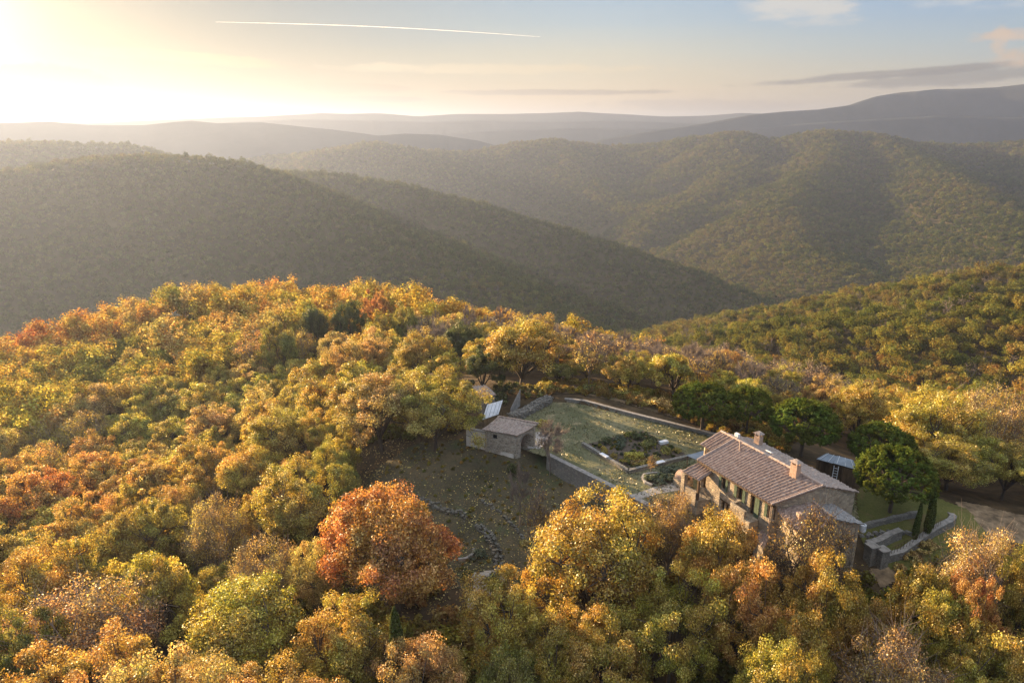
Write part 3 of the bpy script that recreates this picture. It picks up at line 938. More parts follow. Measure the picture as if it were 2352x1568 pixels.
# ------------------------------------------------------------------ roofs and walls
def roof_mesh(quad, course=.42, row=.40, amp=.13, jit=.02, seed=0, th=.10):
    """curved tiles in rows from ridge to eave. quad: eave0, eave1, ridge1, ridge0"""
    e0, e1, r1, r0 = [np.array(p, float) for p in quad]
    W_ = (np.linalg.norm(e1 - e0) + np.linalg.norm(r1 - r0)) / 2
    L_ = (np.linalg.norm(r0 - e0) + np.linalg.norm(r1 - e1)) / 2
    nr, nc = max(2, int(W_ / row)), max(2, int(L_ / course))
    nx, ny = nr * 6 + 1, nc * 3 + 1
    uu, vv = np.linspace(0, 1, nx), np.linspace(0, 1, ny)
    U, V_ = np.meshgrid(uu, vv, indexing='ij')
    P = (e0 * (1 - U[..., None]) + e1 * U[..., None]) * (1 - V_[..., None]) + (r0 * (1 - U[..., None]) + r1 * U[..., None]) * V_[..., None]
    nrm = np.cross(e1 - e0, r0 - e0)
    nrm /= np.linalg.norm(nrm)
    if nrm[2] < 0:
        nrm = -nrm
    ph = (U * nr) % 1.0
    ri = np.minimum((U * nr).astype(int), nr - 1)
    prof = np.where(ph < .58, np.sin(np.clip(ph / .58, 0, 1) * math.pi), -.25 * np.sin((ph - .58) / .42 * math.pi))
    r_ = np.random.default_rng(seed)
    off = r_.random(nr + 1)[ri]
    cpos = (V_ * nc + off) % 1.0
    ci = (V_ * nc + off).astype(int)
    jj = r_.random((nr + 1, nc + 3))[ri, ci]
    hgt = amp * prof - .045 * cpos + jit * (jj - .5) + .10 * (fbm(U * nr / 9, V_ * 3 + seed, 3)) + .05 * np.sin(U * math.pi) * 0 - .10 * np.sin(U * math.pi * 2 + seed) * np.sin(V_ * math.pi)
    P = P + nrm * hgt[..., None]
    n0 = nx * ny
    V = P.reshape(-1, 3)
    F = grid_faces(nx, ny).reshape(-1, 4)
    # underside rim so that the roof has thickness
    rim = np.concatenate([np.arange(nx) * ny, (nx - 1) * ny + np.arange(1, ny), (np.arange(nx - 2, -1, -1)) * ny + ny - 1, np.arange(ny - 2, 0, -1)])
    low = V[rim] - nrm * th
    m = len(rim)
    k = np.arange(m)
    F2 = np.stack([rim, rim[(k + 1) % m], n0 + (k + 1) % m, n0 + k], -1)
    V = np.concatenate([V, low])
    # flat closing sheet underneath
    c = np.array([e0, e1, r1, r0]) - nrm * th
    V = np.concatenate([V, c])
    F3 = np.array([[len(V) - 4, len(V) - 3, len(V) - 2, len(V) - 1]])
    return V, np.concatenate([F, F2, F3])


def roof(quad, mat, parent, name='roof', **kw):
    V, F = roof_mesh(quad, **kw)
    off = np.array(wloc(parent))
    me = np_mesh(name, V - off, F.ravel(), 4, mat, False)
    return link(name, me, parent)


def ridge_caps(p, q, mat, parent, r=.15, name='ridge_tiles'):
    p, q = np.array(p, float), np.array(q, float)
    L_ = np.linalg.norm(q - p)
    k = int(L_ / .42)
    mb = MB()
    for i in range(k):
        a, b = p + (q - p) * i / k, p + (q - p) * (i + 1.06) / k
        up = np.array([0, 0, .012 * (i % 2)])
        mb.tube(a + up, b + up, r * .92, r, 8)
    return mb.build(name, mat, parent, False)


def wall(p0, p1, z0, z1, th, holes, mat, parent, name='wall', z1b=None):
    """upright wall from p0 to p1 (outer face), with openings (s0, s1, za, zb) in metres along; z1b = top height at p1"""
    p0, p1 = np.array(p0[:2], float), np.array(p1[:2], float)
    L_ = np.linalg.norm(p1 - p0)
    d = (p1 - p0) / L_
    n_ = np.array([-d[1], d[0]])            # inward
    z1b = z1 if z1b is None else z1b
    ss = sorted({0.0, L_} | {h[0] for h in holes} | {h[1] for h in holes})
    zs = sorted({z0} | {h[2] for h in holes} | {h[3] for h in holes})
    mb = MB()
    for a, b in zip(ss[:-1], ss[1:]):
        top = lambda s: z1 + (z1b - z1) * s / L_
        zz = zs + [None]
        for za, zb in zip(zz[:-1], zz[1:]):
            m_s, m_z = (a + b) / 2, (za + zb) / 2 if zb is not None else za + .01
            if any(h[0] < m_s < h[1] and h[2] < m_z < h[3] for h in holes):
                continue
            ta, tb = (top(a), top(b)) if zb is None else (zb, zb)
            A, B = p0 + d * a, p0 + d * b
            q = [A, B, B + n_ * th, A + n_ * th]
            mb.hexa([np.append(c, za) for c in q], [np.append(q[0], ta), np.append(q[1], tb), np.append(q[2], tb), np.append(q[3], ta)])
    return mb.build(name, mat, parent)


# ------------------------------------------------------------------ farmhouse
EL, ER = at_z(*h1(385, 530), 4.5), at_z(*h1(1060, 935), 4.5)
RL, RR = at_z(*h1(720, 340), 6.4), at_z(*h1(1530, 765), 6.4)
R0, A0, A1 = at_z(*h1(598, 272), 6.4), at_z(*h1(410, 392), 4.75), at_z(*h1(515, 450), 4.75)
BR = at_z(*h1(1860, 822), 3.75)
BL = R0 + (BR - RR) + (ER - EL) * -.02
BL[2] = 3.75
house = thing('farmhouse', 'long stone farmhouse with ribbed terracotta tile roof and green shutters', 'farmhouse', (float(EL[0] + ER[0]) / 2 + 3, float(EL[1] + ER[1]) / 2 + 2, -.8))
up = lambda p, dz: np.array([p[0], p[1], p[2] + dz])
rf = roof([EL, ER, RR, RL], M['tile'], house, seed=1)
roof([A0, A1, RL - (RL - R0) * .01, R0], M['tile'], house, seed=2)
roof([BR, BL, R0, RR], M['tile_old'], house, seed=3, amp=.07, jit=.12, row=.40, course=.40)
ridge_caps(up(R0, .05), up(RR, .05), M['ridge'], house)
ridge_caps(up(RL, .03), up(EL, .03), M['ridge'], house, r=.10, name='verge_tiles')
ridge_caps(up(RR, .02), up(ER, .02), M['ridge'], house, r=.09, name='verge_tiles')
ridge_caps(up(R0, .02), up(A0, .02), M['ridge'], house, r=.09, name='verge_tiles')
ax = (ER - EL)[:2] / np.linalg.norm((ER - EL)[:2])              # along the house, towards the camera's right
inn = np.array([-ax[1], ax[0]])                                   # from the front into the house
F0, F1 = EL[:2] + inn * .45 + ax * .25, ER[:2] + inn * .45 - ax * .25
FL = np.linalg.norm(F1 - F0)


def fs(x, y):
    """metres along the front wall, height"""
    p = at_plane(*h1(x, y), F0, F1)
    return float((p[:2] - F0) @ ax), float(p[2])


wins = []
for name_, (xa, ya, xb, yb) in dict(a=(605, 705, 643, 792), b=(747, 792, 797, 886), c=(1024, 965, 1074, 1052)).items():
    s0, s1 = fs(xa, (ya + yb) / 2)[0], fs(xb, (ya + yb) / 2)[0]
    zc = fs((xa + xb) / 2, (ya + yb) / 2)[1]
    wins.append((s0, s1, zc - .72, min(zc + .72, 4.05)))
ds0, ds1 = fs(860, 950)[0], fs(905, 950)[0]
dz0 = fs(880, 1020)[1] - .15
low = []
for xa, xb, yc in ((600, 630, 945), (636, 668, 970)):
    s0, s1 = fs(xa, yc)[0], fs(xb, yc)[0]
    zc = fs((xa + xb) / 2, yc)[1]
    low.append((s0, s1, max(zc - .5, -.6), zc + .5))
pd = (.12, .85, 1.3, 3.9)
holes = [w_ for w_ in wins] + [(ds0, ds1, dz0, 4.0)] + low + [pd]
holes = [(max(.05, a), min(FL - .05, b), c, d_) for a, b, c, d_ in holes]
wall(F0, F1, -2.6, 4.28, .5, holes, M['stone'], house)
w3 = lambda s, t, z: np.array([*(F0 + ax * s + inn * t), z])


def window(hole, shut, door=False):
    s0, s1, z0, z1 = hole
    fr = MB()
    t0, t1 = .20, .27
    bw = .07
    for a, b, c, d_ in ((s0, s0 + bw, z0, z1), (s1 - bw, s1, z0, z1), (s0 + bw, s1 - bw, z0, z0 + bw), (s0 + bw, s1 - bw, z1 - bw, z1), ((s0 + s1) / 2 - .03, (s0 + s1) / 2 + .03, z0 + bw, z1 - bw)):
        q = [w3(a, t0, c), w3(b, t0, c), w3(b, t1, c), w3(a, t1, c)]
        fr.hexa(q, [p + (0, 0, d_ - c) for p in q])
    f = fr.build('door' if door else 'window', M['wood'], house)
    pn = MB()
    q = [w3(s0, .29, z0), w3(s1, .29, z0), w3(s1, .32, z0), w3(s0, .32, z0)]
    pn.hexa(q, [p + (0, 0, z1 - z0) for p in q])
    pn.build('pane', M['glass'], f)
    if not door:
        sb = MB()
        q = [w3(s0 - .12, -.07, z0 - .09), w3(s1 + .12, -.07, z0 - .09), w3(s1 + .12, .18, z0 - .09), w3(s0 - .12, .18, z0 - .09)]
        sb.hexa(q, [p + (0, 0, .085) for p in q])
        sb.build('sill', M['coping'], f)
    for sa, sb_ in shut:
        sm = MB()
        for k in range(2):
            a, b = sa + (sb_ - sa) * k / 2, sa + (sb_ - sa) * (k + 1) / 2 - .02
            q = [w3(a, -.09, z0), w3(b, -.09, z0), w3(b, -.03, z0), w3(a, -.03, z0)]
            sm.hexa(q, [p + (0, 0, z1 - z0) for p in q])
        for zz in (z0 + .15, (z0 + z1) / 2, z1 - .2):
            q = [w3(sa + .04, -.12, zz), w3(sb_ - .05, -.12, zz), w3(sb_ - .05, -.093, zz), w3(sa + .04, -.093, zz)]
            sm.hexa(q, [p + (0, 0, .09) for p in q])
        sm.build('shutter', M['shutter'], house)
    lt = MB()
    q = [w3(s0 - .25, -.025, z1 + .003), w3(s1 + .25, -.025, z1 + .003), w3(s1 + .25, .2, z1 + .003), w3(s0 - .25, .2, z1 + .003)]
    lt.hexa(q, [p + (0, 0, .16) for p in q])
    lt.build('lintel', M['wood'], house)


for h_ in wins:
    wd = min(.46, (h_[1] - h_[0]) * .55)
    window(h_, [(h_[0] - wd - .03, h_[0] - .03), (h_[1] + .03, h_[1] + wd + .03)] if h_ is not wins[2] else [(h_[0] - wd - .03, h_[0] - .03)])
window(holes[3], [(ds1 + .04, ds1 + .65)], True)
for h_ in holes[4:6]:
    window(h_, [])
window(holes[6], [], True)
# gable to the right, back, and left side
G1 = RR[:2] - ax * .25
Bc = BR[:2] - ax * .25 - (BR - RR)[:2] / np.linalg.norm((BR - RR)[:2]) * .35
wall(F1, G1, -2.6, 4.26, .45, [], M['stone'], house, z1b=6.15)
wall(G1, Bc, -2.6, 6.15, .45, [], M['stone'], house, z1b=3.7)
Bl = BL[:2] + ax * .3 - (BR - RR)[:2] / np.linalg.norm((BR - RR)[:2]) * .35
wall(Bc, Bl, -2.6, 3.55, .45, [], M['stone'], house)
Rl2 = R0[:2] + ax * .3
wall(Bl, Rl2, -2.6, 3.6, .45, [], M['stone'], house, z1b=6.1)
Aa, Ab = A0[:2] + inn * .35 + ax * .3, A1[:2] + inn * .35
wall(Rl2, Aa, -2.6, 6.1, .4, [], M['stone'], house, z1b=4.55)
wall(Aa, Ab, -2.6, 4.5, .4, [], M['stone'], house)
wall(Ab, F0, -2.6, 4.5, .4, [], M['stone'], house, z1b=4.3)
# eaves board
ev = MB()
ev.tube(np.append(EL[:2] - inn * .06, 4.36), np.append(ER[:2] - inn * .06, 4.36), .07)
ev.build('gutter', M['wood'], house)
ev = MB()
pz = w3(FL - .06, -.12, 0)
ev.tube((pz[0], pz[1], 4.3), (pz[0], pz[1], -.8), .05)
ev.build('downpipe', M['ridge'], house)


def chimney(p, size, h, cap=True):
    p = np.array(p, float)
    b = MB().box((p[0], p[1], p[2] - .6), ax, (size, size * .8, h + .6)).build('chimney', M['brick'], house)
    z = p[2] + h
    for sx, sy in ((-1, -1), (1, -1), (1, 1), (-1, 1)):
        c = p[:2] + ax * sx * size * .38 + inn * sy * size * .28
        MB().box((c[0], c[1], z), ax, (.16, .16, .28)).build('chimney_vent', M['brick'], b)
    c0 = [np.append(p[:2] + ax * sx * size * .66 + inn * sy * size * .56, z + .281) for sx, sy in ((-1, -1), (1, -1), (1, 1), (-1, 1))]
    mb = MB()
    mb.hexa(c0, [np.append(p[:2] + ax * sx * size * .66 + inn * sy * .02, z + .34 + .22 * (1)) if False else np.append(p[:2] + (q[:2] - p[:2]) * .35, z + .52) for q, sx, sy in zip(c0, (-1, 1, 1, -1), (-1, -1, 1, 1))])
    mb.build('chimney_cap', M['tile_old'], b)


def on_back(f, g):       # f along ridge, g down the back slope
    return (R0 + (RR - R0) * f) * (1 - g) + (BL + (BR - BL) * f) * g


def roof_hit(u, v, quad):
    a, b, c = [np.array(q, float) for q in quad[:3]]
    n_ = np.cross(b - a, c - a)
    d = ray(u, v)
    o = np.array([0, 0, CAM_H])
    return o + d * ((a - o) @ n_) / (d @ n_)


chimney(roof_hit(*h1(935, 385), (R0, RR, BR)), .78, 1.05)
chimney(roof_hit(*h1(1268, 680), (EL, ER, RR)), .80, 1.35)
p = roof_hit(*h1(768, 445), (EL, ER, RR))
MB().tube(p - (0, 0, .2), p + (0, 0, 1.0), .09).tube(p + (0, 0, 1.0), p + (0, 0, 1.12), .15).build('flue_pipe', M['ridge'], house)
p = roof_hit(*h1(745, 322), (R0, RR, BR))
MB().box(p - (0, 0, .1), ax, (.55, .35, .55)).build('roof_vent', M['white'], house)
p = roof_hit(*h1(1040, 462), (R0, RR, BR))
MB().slab([p + np.append(ax * a, 0) * .4 + (BR - RR) / np.linalg.norm(BR - RR) * b * .22 + (0, 0, .14) for a, b in ((-1, -1), (1, -1), (1, 1), (-1, 1))], .1).build('skylight', M['white'], house)
# porch at the left end
pq = [at_z(*h1(*c), z) for c, z in (((245, 632), 3.0), ((398, 722), 3.0), ((522, 645), 3.85), ((388, 558), 3.85))]
roof(pq, M['tile'], house, name='porch_roof', seed=5)
c = pq[1] + (pq[2] - pq[1]) * .08 + (pq[0] - pq[1]) * .06
MB().box((c[0], c[1], -.8), ax, (.22, .22, 3.65)).build('porch_post', M['wood'], house)
c = pq[0] + (pq[3] - pq[0]) * .08 + (pq[1] - pq[0]) * .10
MB().box((c[0], c[1], -.8), ax, (.5, .5, 3.6)).build('porch_pier', M['stone'], house)
q0, q1 = pq[0] + (pq[3] - pq[0]) * .06, pq[1] + (pq[2] - pq[1]) * .06
MB().strip_wall([q0 + (q1 - q0) * .16, q0 + (q1 - q0) * .90], lambda c: -1.6, lambda c: 1.45, .35).build('porch_parapet', M['stone'], house)
MB().hexa([np.append(x[:2], -1.5) for x in pq], [np.append(x[:2], .55) for x in pq]).build('porch_floor', M['stone'], house)
# entrance terrace
ta = w3(fs(720, 960)[0] + .1, 0, 0)[:2]
s_a, s_b = ds0 - 1.3, ds1 + .75
q = [w3(s_a, -1.35, 0)[:2], w3(s_b, -1.35, 0)[:2], w3(s_b, -.003, 0)[:2], w3(s_a, -.003, 0)[:2]]
MB().hexa([np.append(c, -1.8) for c in q], [np.append(c, dz0 - .03) for c in q]).build('terrace', M['stone'], house)
MB().strip_wall([w3(s_a, -.02, 0), w3(s_a, -1.22, 0)], lambda c: dz0 - .027, lambda c: dz0 + .85, .3).strip_wall([w3(s_a + .17, -1.2, 0), w3(s_b - .8, -1.2, 0)], lambda c: dz0 - .027, lambda c: dz0 + .85, .3).build('terrace_parapet', M['stone'], house)
# annex: lower wing on the right with its own ridge
NT_, NE = at_z(*h1(1330, 828), 4.45), at_z(*h1(1640, 1075), 4.45)
FA, FB = at_z(*h1(1062, 945), 3.6), at_z(*h1(1330, 1235), 3.6)
KA, KB = at_z(*h1(1500, 850), 3.5), at_z(*h1(1912, 1112), 3.5)
annex = thing('annex', 'lower stone wing with grey slab roof slope built on the right gable', 'farmhouse wing', (float(NT_[0] + NE[0]) / 2, float(NT_[1] + NE[1]) / 2, -1.0))
NX = NE + (NE - NT_) * .10
roof([FA, FB, NE, NT_], M['tile'], annex, seed=8)
roof([KB, KA, NT_, NE], M['tile_dark'], annex, seed=9, amp=.03, jit=.12, row=.35, course=.4)
ridge_caps(up(NT_, .05), up(NE, .05), M['ridge'], annex, r=.13)
aa = (NE - NT_)[:2] / np.linalg.norm((NE - NT_)[:2])
ab = np.array([-aa[1], aa[0]])
W0, W1 = FA[:2] + ab * .3 + aa * .35, FB[:2] + ab * .3 - aa * .3
W2, W3 = NE[:2] - aa * .3, KB[:2] - ab * .3 - aa * .3
W4 = KA[:2] - ab * .25 + aa * .1
wall(W0, W1, -3.2, 3.42, .4, [], M['stone'], annex)
wall(W1, W2, -3.2, 3.42, .4, [], M['stone'], annex, z1b=4.3)
wall(W2, W3, -3.2, 4.3, .4, [], M['stone'], annex, z1b=3.35)
wall(W3, W4, -3.2, 3.3, .4, [], M['stone'], annex)
p = (FA + (FB - FA) * .62) * .72 + (NT_ + (NE - NT_) * .62) * .28
MB().box((p[0], p[1], p[2] - .3), aa, (.45, .4, 1.1)).build('chimney', M['brick'], annex)
p = px_poly([h1(1885, 1175)])[0]
wt = thing('water_tank', 'small white tank standing at the right foot of the annex', 'tank', tuple(p))
MB().tube((p[0], p[1], p[2] - .2), (p[0], p[1], p[2] + .75), .36, .36, 14).build('tank_body', M['white'], wt)
MB().tube((p[0], p[1], p[2] + .753), (p[0], p[1], p[2] + .85), .34, .15, 14).build('tank_lid', M['white'], wt)
# lower lean-to roof in front of the annex
l0, l1, l2, l3 = [at_z(*h1(*c), z) for c, z in (((905, 1255), -.1), ((985, 1340), -.1), ((1095, 1150), 1.2), ((1000, 1130), 1.2))]
lean = thing('lean_to', 'small tiled lean-to roof below the annex wall, half hidden by trees', 'lean-to', (float(l0[0]), float(l0[1]), -3.0))
roof([l0, l1, l2, l3], M['tile'], lean, seed=12)
MB().hexa([np.append(c[:2], -3.0) for c in (l0, l1, l2, l3)], [np.append(l0[:2], -.28), np.append(l1[:2], -.28), np.append(l2[:2], 1.0), np.append(l3[:2], 1.0)]).build('wall', M['stone'], lean)

# flat canopy between house and vegetable plot
cp = [at_z(*h1(*c), 2.3) for c in ((285, 490), (395, 535), (450, 480), (440, 445))]
cano = thing('canopy', 'flat blue grey metal canopy beside the left end of the farmhouse', 'canopy', (float(cp[0][0]), float(cp[0][1]), 0))
MB().slab(cp, .08).build('canopy_roof', M['metal'], cano)
for c in cp:
    d = c + (sum(cp) / 4 - c) * .1
    MB().tube((d[0], d[1], 0), (d[0], d[1], 2.2), .05).build('post', M['wood'], cano)
# bread oven
ov = at_z(*h1(250, 765), 0)
ov[2] = .04
oven = thing('bread_oven', 'small brick oven with arched mouth by the porch', 'oven', tuple(ov))
od = np.array([.45, -.9])
MB().box((ov[0], ov[1], ov[2]), od[::-1] * (1, -1), (1.7, 1.5, .9)).build('base', M['stone'], oven)
oc = MB()
N_ = 10
os_ = np.array([od[1], -od[0]]) * -1
for i in range(N_):
    a0, a1 = math.pi * i / N_, math.pi * (i + 1) / N_
    for r0, r1 in ((.42, .72),):
        ps = []
        for dd in (-.72, .72):
            for (a, r) in ((a0, r0), (a1, r0), (a1, r1), (a0, r1)):
                pt = ov[:2] + os_ * math.cos(a) * r + od * dd
                ps.append((pt[0], pt[1], ov[2] + .91 + math.sin(a) * r * 1.15))
        oc.hexa(ps[:4], ps[4:])
oc.build('vault', M['brick'], oven)
b_ = ov[:2] - od * .6
MB().box((b_[0], b_[1], ov[2] + .905), os_, (.9, .08, .5)).build('back', M['wood'], oven)

# ------------------------------------------------------------------ barn
bE0, bE1 = at_z(*h2(362, 637), 2.3), at_z(*h2(692, 694), 2.3)
bR0, bR1 = at_z(*h2(470, 508), 3.2), at_z(*h2(888, 582), 3.2)
bR0 = bE0 + (bR1 - bE1) + (bR0 - bE0 - (bR1 - bE1)) * .5
barn = thing('stone_barn', 'small stone barn with single pitch tiled roof and open arched doorway', 'barn', (float(bE0[0] + bE1[0]) / 2 + 1, float(bE0[1] + bE1[1]) / 2 + 1, 0))
bd = (bE1 - bE0)[:2] / np.linalg.norm((bE1 - bE0)[:2])
bi = (bR1 - bE1)[:2] / np.linalg.norm((bR1 - bE1)[:2])
roof([bE0, bE1, bR1, bR0], M['tile_old'], barn, seed=21, amp=.09, jit=.08, row=.4)
ridge_caps(up(bR0, .04), up(bR1, .04), M['tile_old'], barn, r=.13)
c0, c1 = bE0[:2] + bd * .25 + bi * .25, bE1[:2] - bd * .2 + bi * .25
c2, c3 = bR1[:2] - bd * .2 - bi * .2, bR0[:2] + bd * .25 - bi * .2
sh0 = at_plane(*h2(485, 697), c0, c1)
sw = float((sh0[:2] - c0) @ bd)
wall(c0, c1, -1.6, 2.22, .45, [(sw - .33, sw + .33, 1.15, 1.8)], M['stone_pale'], barn)
pn_ = np.array([-bd[1], bd[0]])
q = [np.append(c0 + bd * a + pn_ * t, 1.15) for a, t in ((sw - .33, .25), (sw + .33, .25), (sw + .33, .3), (sw - .33, .3))]
MB().hexa(q, [p + (0, 0, .65) for p in q]).build('window', M['glass'], barn)
wall(c2, c3, -1.6, 3.05, .4, [], M['stone_pale'], barn)
wall(c3, c0, -1.6, 3.05, .4, [], M['stone_pale'], barn, z1b=2.2)
gw = np.linalg.norm(c2 - c1)
gd = (c2 - c1) / gw
gmb = MB()
ac, aw, sp = gw * .52, .9, 1.15


def gtop(s):
    return 2.2 + (3.05 - 2.2) * s / gw


xs_ = [0, ac - aw] + [ac - aw + 2 * aw * (i + 1) / 12 for i in range(12)] + [gw]
nq = np.array([-gd[1], gd[0]])
for a, b in zip(xs_[:-1], xs_[1:]):
    m_ = (a + b) / 2
    hz0 = lambda s: -1.6
    if ac - aw < m_ < ac + aw:
        hz0 = lambda s: sp + math.sqrt(max(0, aw * aw - (s - ac) ** 2))
    A, B = c1 + gd * a, c1 + gd * b
    q = [A, B, B + nq * .45, A + nq * .45]
    gmb.hexa([np.append(q[0], hz0(a)), np.append(q[1], hz0(b)), np.append(q[2], hz0(b)), np.append(q[3], hz0(a))],
             [np.append(q[0], max(gtop(a), hz0(a) + .02)), np.append(q[1], max(gtop(b), hz0(b) + .02)), np.append(q[2], max(gtop(b), hz0(b) + .02)), np.append(q[3], max(gtop(a), hz0(a) + .02))])
gmb.build('wall', M['stone_pale'], barn)
ar = MB()
for i in range(12):
    a0, a1 = math.pi * i / 12 + .02, math.pi * (i + 1) / 12 - .02
    ps = []
    for t in (-.003, -.05):
        for a, r in ((a0, aw), (a1, aw), (a1, aw + .22), (a0, aw + .22)):
            pt = c1 + gd * (ac - math.cos(a) * r) + nq * t
            ps.append((pt[0], pt[1], sp + math.sin(a) * r))
    ar.hexa(ps[:4], ps[4:])
ar.build('arch', M['coping'], barn)
lg = MB()
for k in range(9):
    for r_ in range(6):
        pt = c1 + gd * (ac - 1.0 + k * .25) - bd * (.9 + .1 * ((k + r_) % 3)) + gd * (.12 * (r_ % 2))
        lg.tube(np.append(pt, .15 + r_ * .24), np.append(pt - bd * .9, .15 + r_ * .24), .11, .11, 7)
tag(lg.build('log_pile', M['bark_pale']), 'stacked firewood logs inside the barn archway', 'log pile')
# plain wall, sheet roof and lean-to behind the barn
p0, p1 = at_z(*h2(195, 640), 2.0), at_z(*h2(385, 660), 2.0)
wl = thing('plaster_wall', 'pale plastered wall joining the left end of the small barn', 'wall', (float(p0[0]), float(p0[1]), 0))
MB().strip_wall([c0 - bd * 3.1 + bi * .5, c0 - bd * .05 + bi * .5], lambda c: -1.6, lambda c: 1.75, .4).build('wall_face', M['concrete'], wl)
MB().strip_wall([c0 - bd * 3.1 + bi * .5, c0 - bd * .05 + bi * .5], lambda c: 1.753, lambda c: 1.86, .5).build('coping', M['coping'], wl)
q = [at_z(*h2(*c), z) for c, z in (((372, 545), 2.5), ((520, 495), 2.5), ((560, 365), 3.1), ((415, 405), 3.1))]
sr = thing('sheet_roof', 'white sheet roofed lean-to half hidden behind the small barn', 'lean-to', (float(q[0][0]), float(q[0][1]), 0))
MB().slab(q, .06).build('roof', M['tarp'], sr)
for i in range(4):
    a, b = q[0] + (q[1] - q[0]) * (i + .5) / 4 + (0, 0, .01), q[3] + (q[2] - q[3]) * (i + .5) / 4 + (0, 0, .01)
    MB().tube(a, b, .03).build('batten', M['metal'], sr)
for c in q:
    d = c + (sum(q) / 4 - c) * .06
    MB().tube((d[0], d[1], -.5), (d[0], d[1], d[2] - .05), .06).build('post', M['wood'], sr)
q = [at_z(*h2(*c), 0)[:2] for c in ((630, 505), (712, 440))]
lp = MB()
a, b = np.array(q[0]), np.array(q[1])
lp.hexa([np.append(a, .25), np.append(b, .25), np.append(b + (.12, .12), .25), np.append(a + (.12, .12), .25)], [np.append(a, 1.0), np.append(b + (.1, .3), 2.9), np.append(b + (.22, .42), 2.9), np.append(a + (.12, .12), 1.0)])
tag(lp.build('leaning_panel', M['coping']), 'weathered board standing on edge between sheet roof and rubble wall', 'board')
q = [at_z(*h2(*c), z) for c, z in (((270, 240), 3.2), ((400, 225), 3.2), ((500, 315), 3.0), ((360, 340), 3.0))]
hut = thing('outbuilding', 'low brown roofed outbuilding under the big oak behind the barn', 'outbuilding', (float(q[0][0]), float(q[0][1]), 0))
roof([q[3], q[2], q[1], q[0]], M['tile_old'], hut, seed=30)
cc = sum(q) / 4
MB().hexa([np.append(c[:2] + (cc - c)[:2] * .1, -1) for c in (q[3], q[2], q[1], q[0])], [np.append(c[:2] + (cc - c)[:2] * .1, c[2] - .2) for c in (q[3], q[2], q[1], q[0])]).build('wall', M['stone_grey'], hut)

# shed behind the house
sq = [at_z(*h1(*c), z) for c, z in (((1470, 520), 2.6), ((1840, 625), 2.3), ((1800, 535), 2.9), ((1560, 470), 2.9))]
shed = thing('shed', 'dark wooden shed with blue grey sheet roof behind the farmhouse', 'shed', (float(sq[0][0]), float(sq[0][1]), 0))
mid = lambda a, b, t: a + (b - a) * t
MB().slab([sq[0], mid(sq[0], sq[1], .40), mid(sq[3], sq[2], .40), sq[3]], .07).build('roof', M['metal'], shed)
MB().slab([mid(sq[0], sq[1], .41) + (0, 0, .06), sq[1] + (0, 0, .06), sq[2] + (0, 0, .06), mid(sq[3], sq[2], .41) + (0, 0, .06)], .07).build('roof', M['metal'], shed)
for k in range(5):
    t = .08 + .21 * k
    MB().tube(mid(sq[0], sq[1], t) + (0, 0, .075), mid(sq[3], sq[2], t) + (0, 0, .075), .03).build('roof_batten', M['tarp'], shed)
f = lambda a, z: np.array([a[0], a[1], z])
wl_ = MB()
for a, b in ((sq[3], sq[2]), (sq[0], sq[3]), (sq[2], sq[1])):
    wl_.strip_wall([mid(a, sum(sq) / 4, .05), mid(b, sum(sq) / 4, .05)], lambda c: -.3, lambda c: 2.35, .12)
wl_.strip_wall([mid(mid(sq[0], sq[1], .68), sum(sq) / 4, .08), mid(sq[1], sum(sq) / 4, .08)], lambda c: -.3, lambda c: 2.2, .1)
wl_.build('wall', M['wood'], shed)
for t in (.02, .38, .66):
    c = mid(sq[0], sq[1], t)
    MB().tube(f(c, -.2), f(c, 2.4 - .2 * t), .07).build('post', M['wood'], shed)
c = mid(sq[0], sq[1], .52)
c = c + np.append(-(sq[3] - sq[0])[:2] / np.linalg.norm((sq[3] - sq[0])[:2]) * .15, 0)
lad = thing('ladder', 'pale ladder leaning against the open front of the shed', 'ladder', (float(c[0]), float(c[1]), 0))
sd = (sq[1] - sq[0])[:2] / np.linalg.norm((sq[1] - sq[0])[:2])
lb = np.append(-np.array([-sd[1], sd[0]]) * .55, 0)
for s in (-.24, .24):
    MB().tube(f(c, .02) + lb + np.append(sd * s, 0), f(c, 2.3) + np.append(sd * s, 0), .04).build('rail', M['tarp'], lad)
for k in range(7):
    t = (k + .7) / 7.6
    pz = f(c, .02) * (1 - t) + f(c, 2.3) * t + lb * (1 - t)
    MB().tube(pz - np.append(sd * .23, 0), pz + np.append(sd * .23, 0), .025).build('rung', M['tarp'], lad)

# ------------------------------------------------------------------ trees
def leaf_quads(P, Nrm, size, r):
    """one folded-free rhombus per point, facing Nrm"""
    n_ = len(P)
    t = r.normal(size=(n_, 3))
    a = np.cross(Nrm, t)
    a /= np.linalg.norm(a, axis=1)[:, None] + 1e-9
    b = np.cross(Nrm, a)
    s = size * (.6 + .8 * r.random(n_))[:, None]
    V = np.stack([P - a * s * .62, P - b * s * .42 + Nrm * s * .10, P + a * s * .62, P + b * s * .42 + Nrm * s * .10], 1).reshape(-1, 3)
    F = np.arange(n_ * 4)
    return V, F


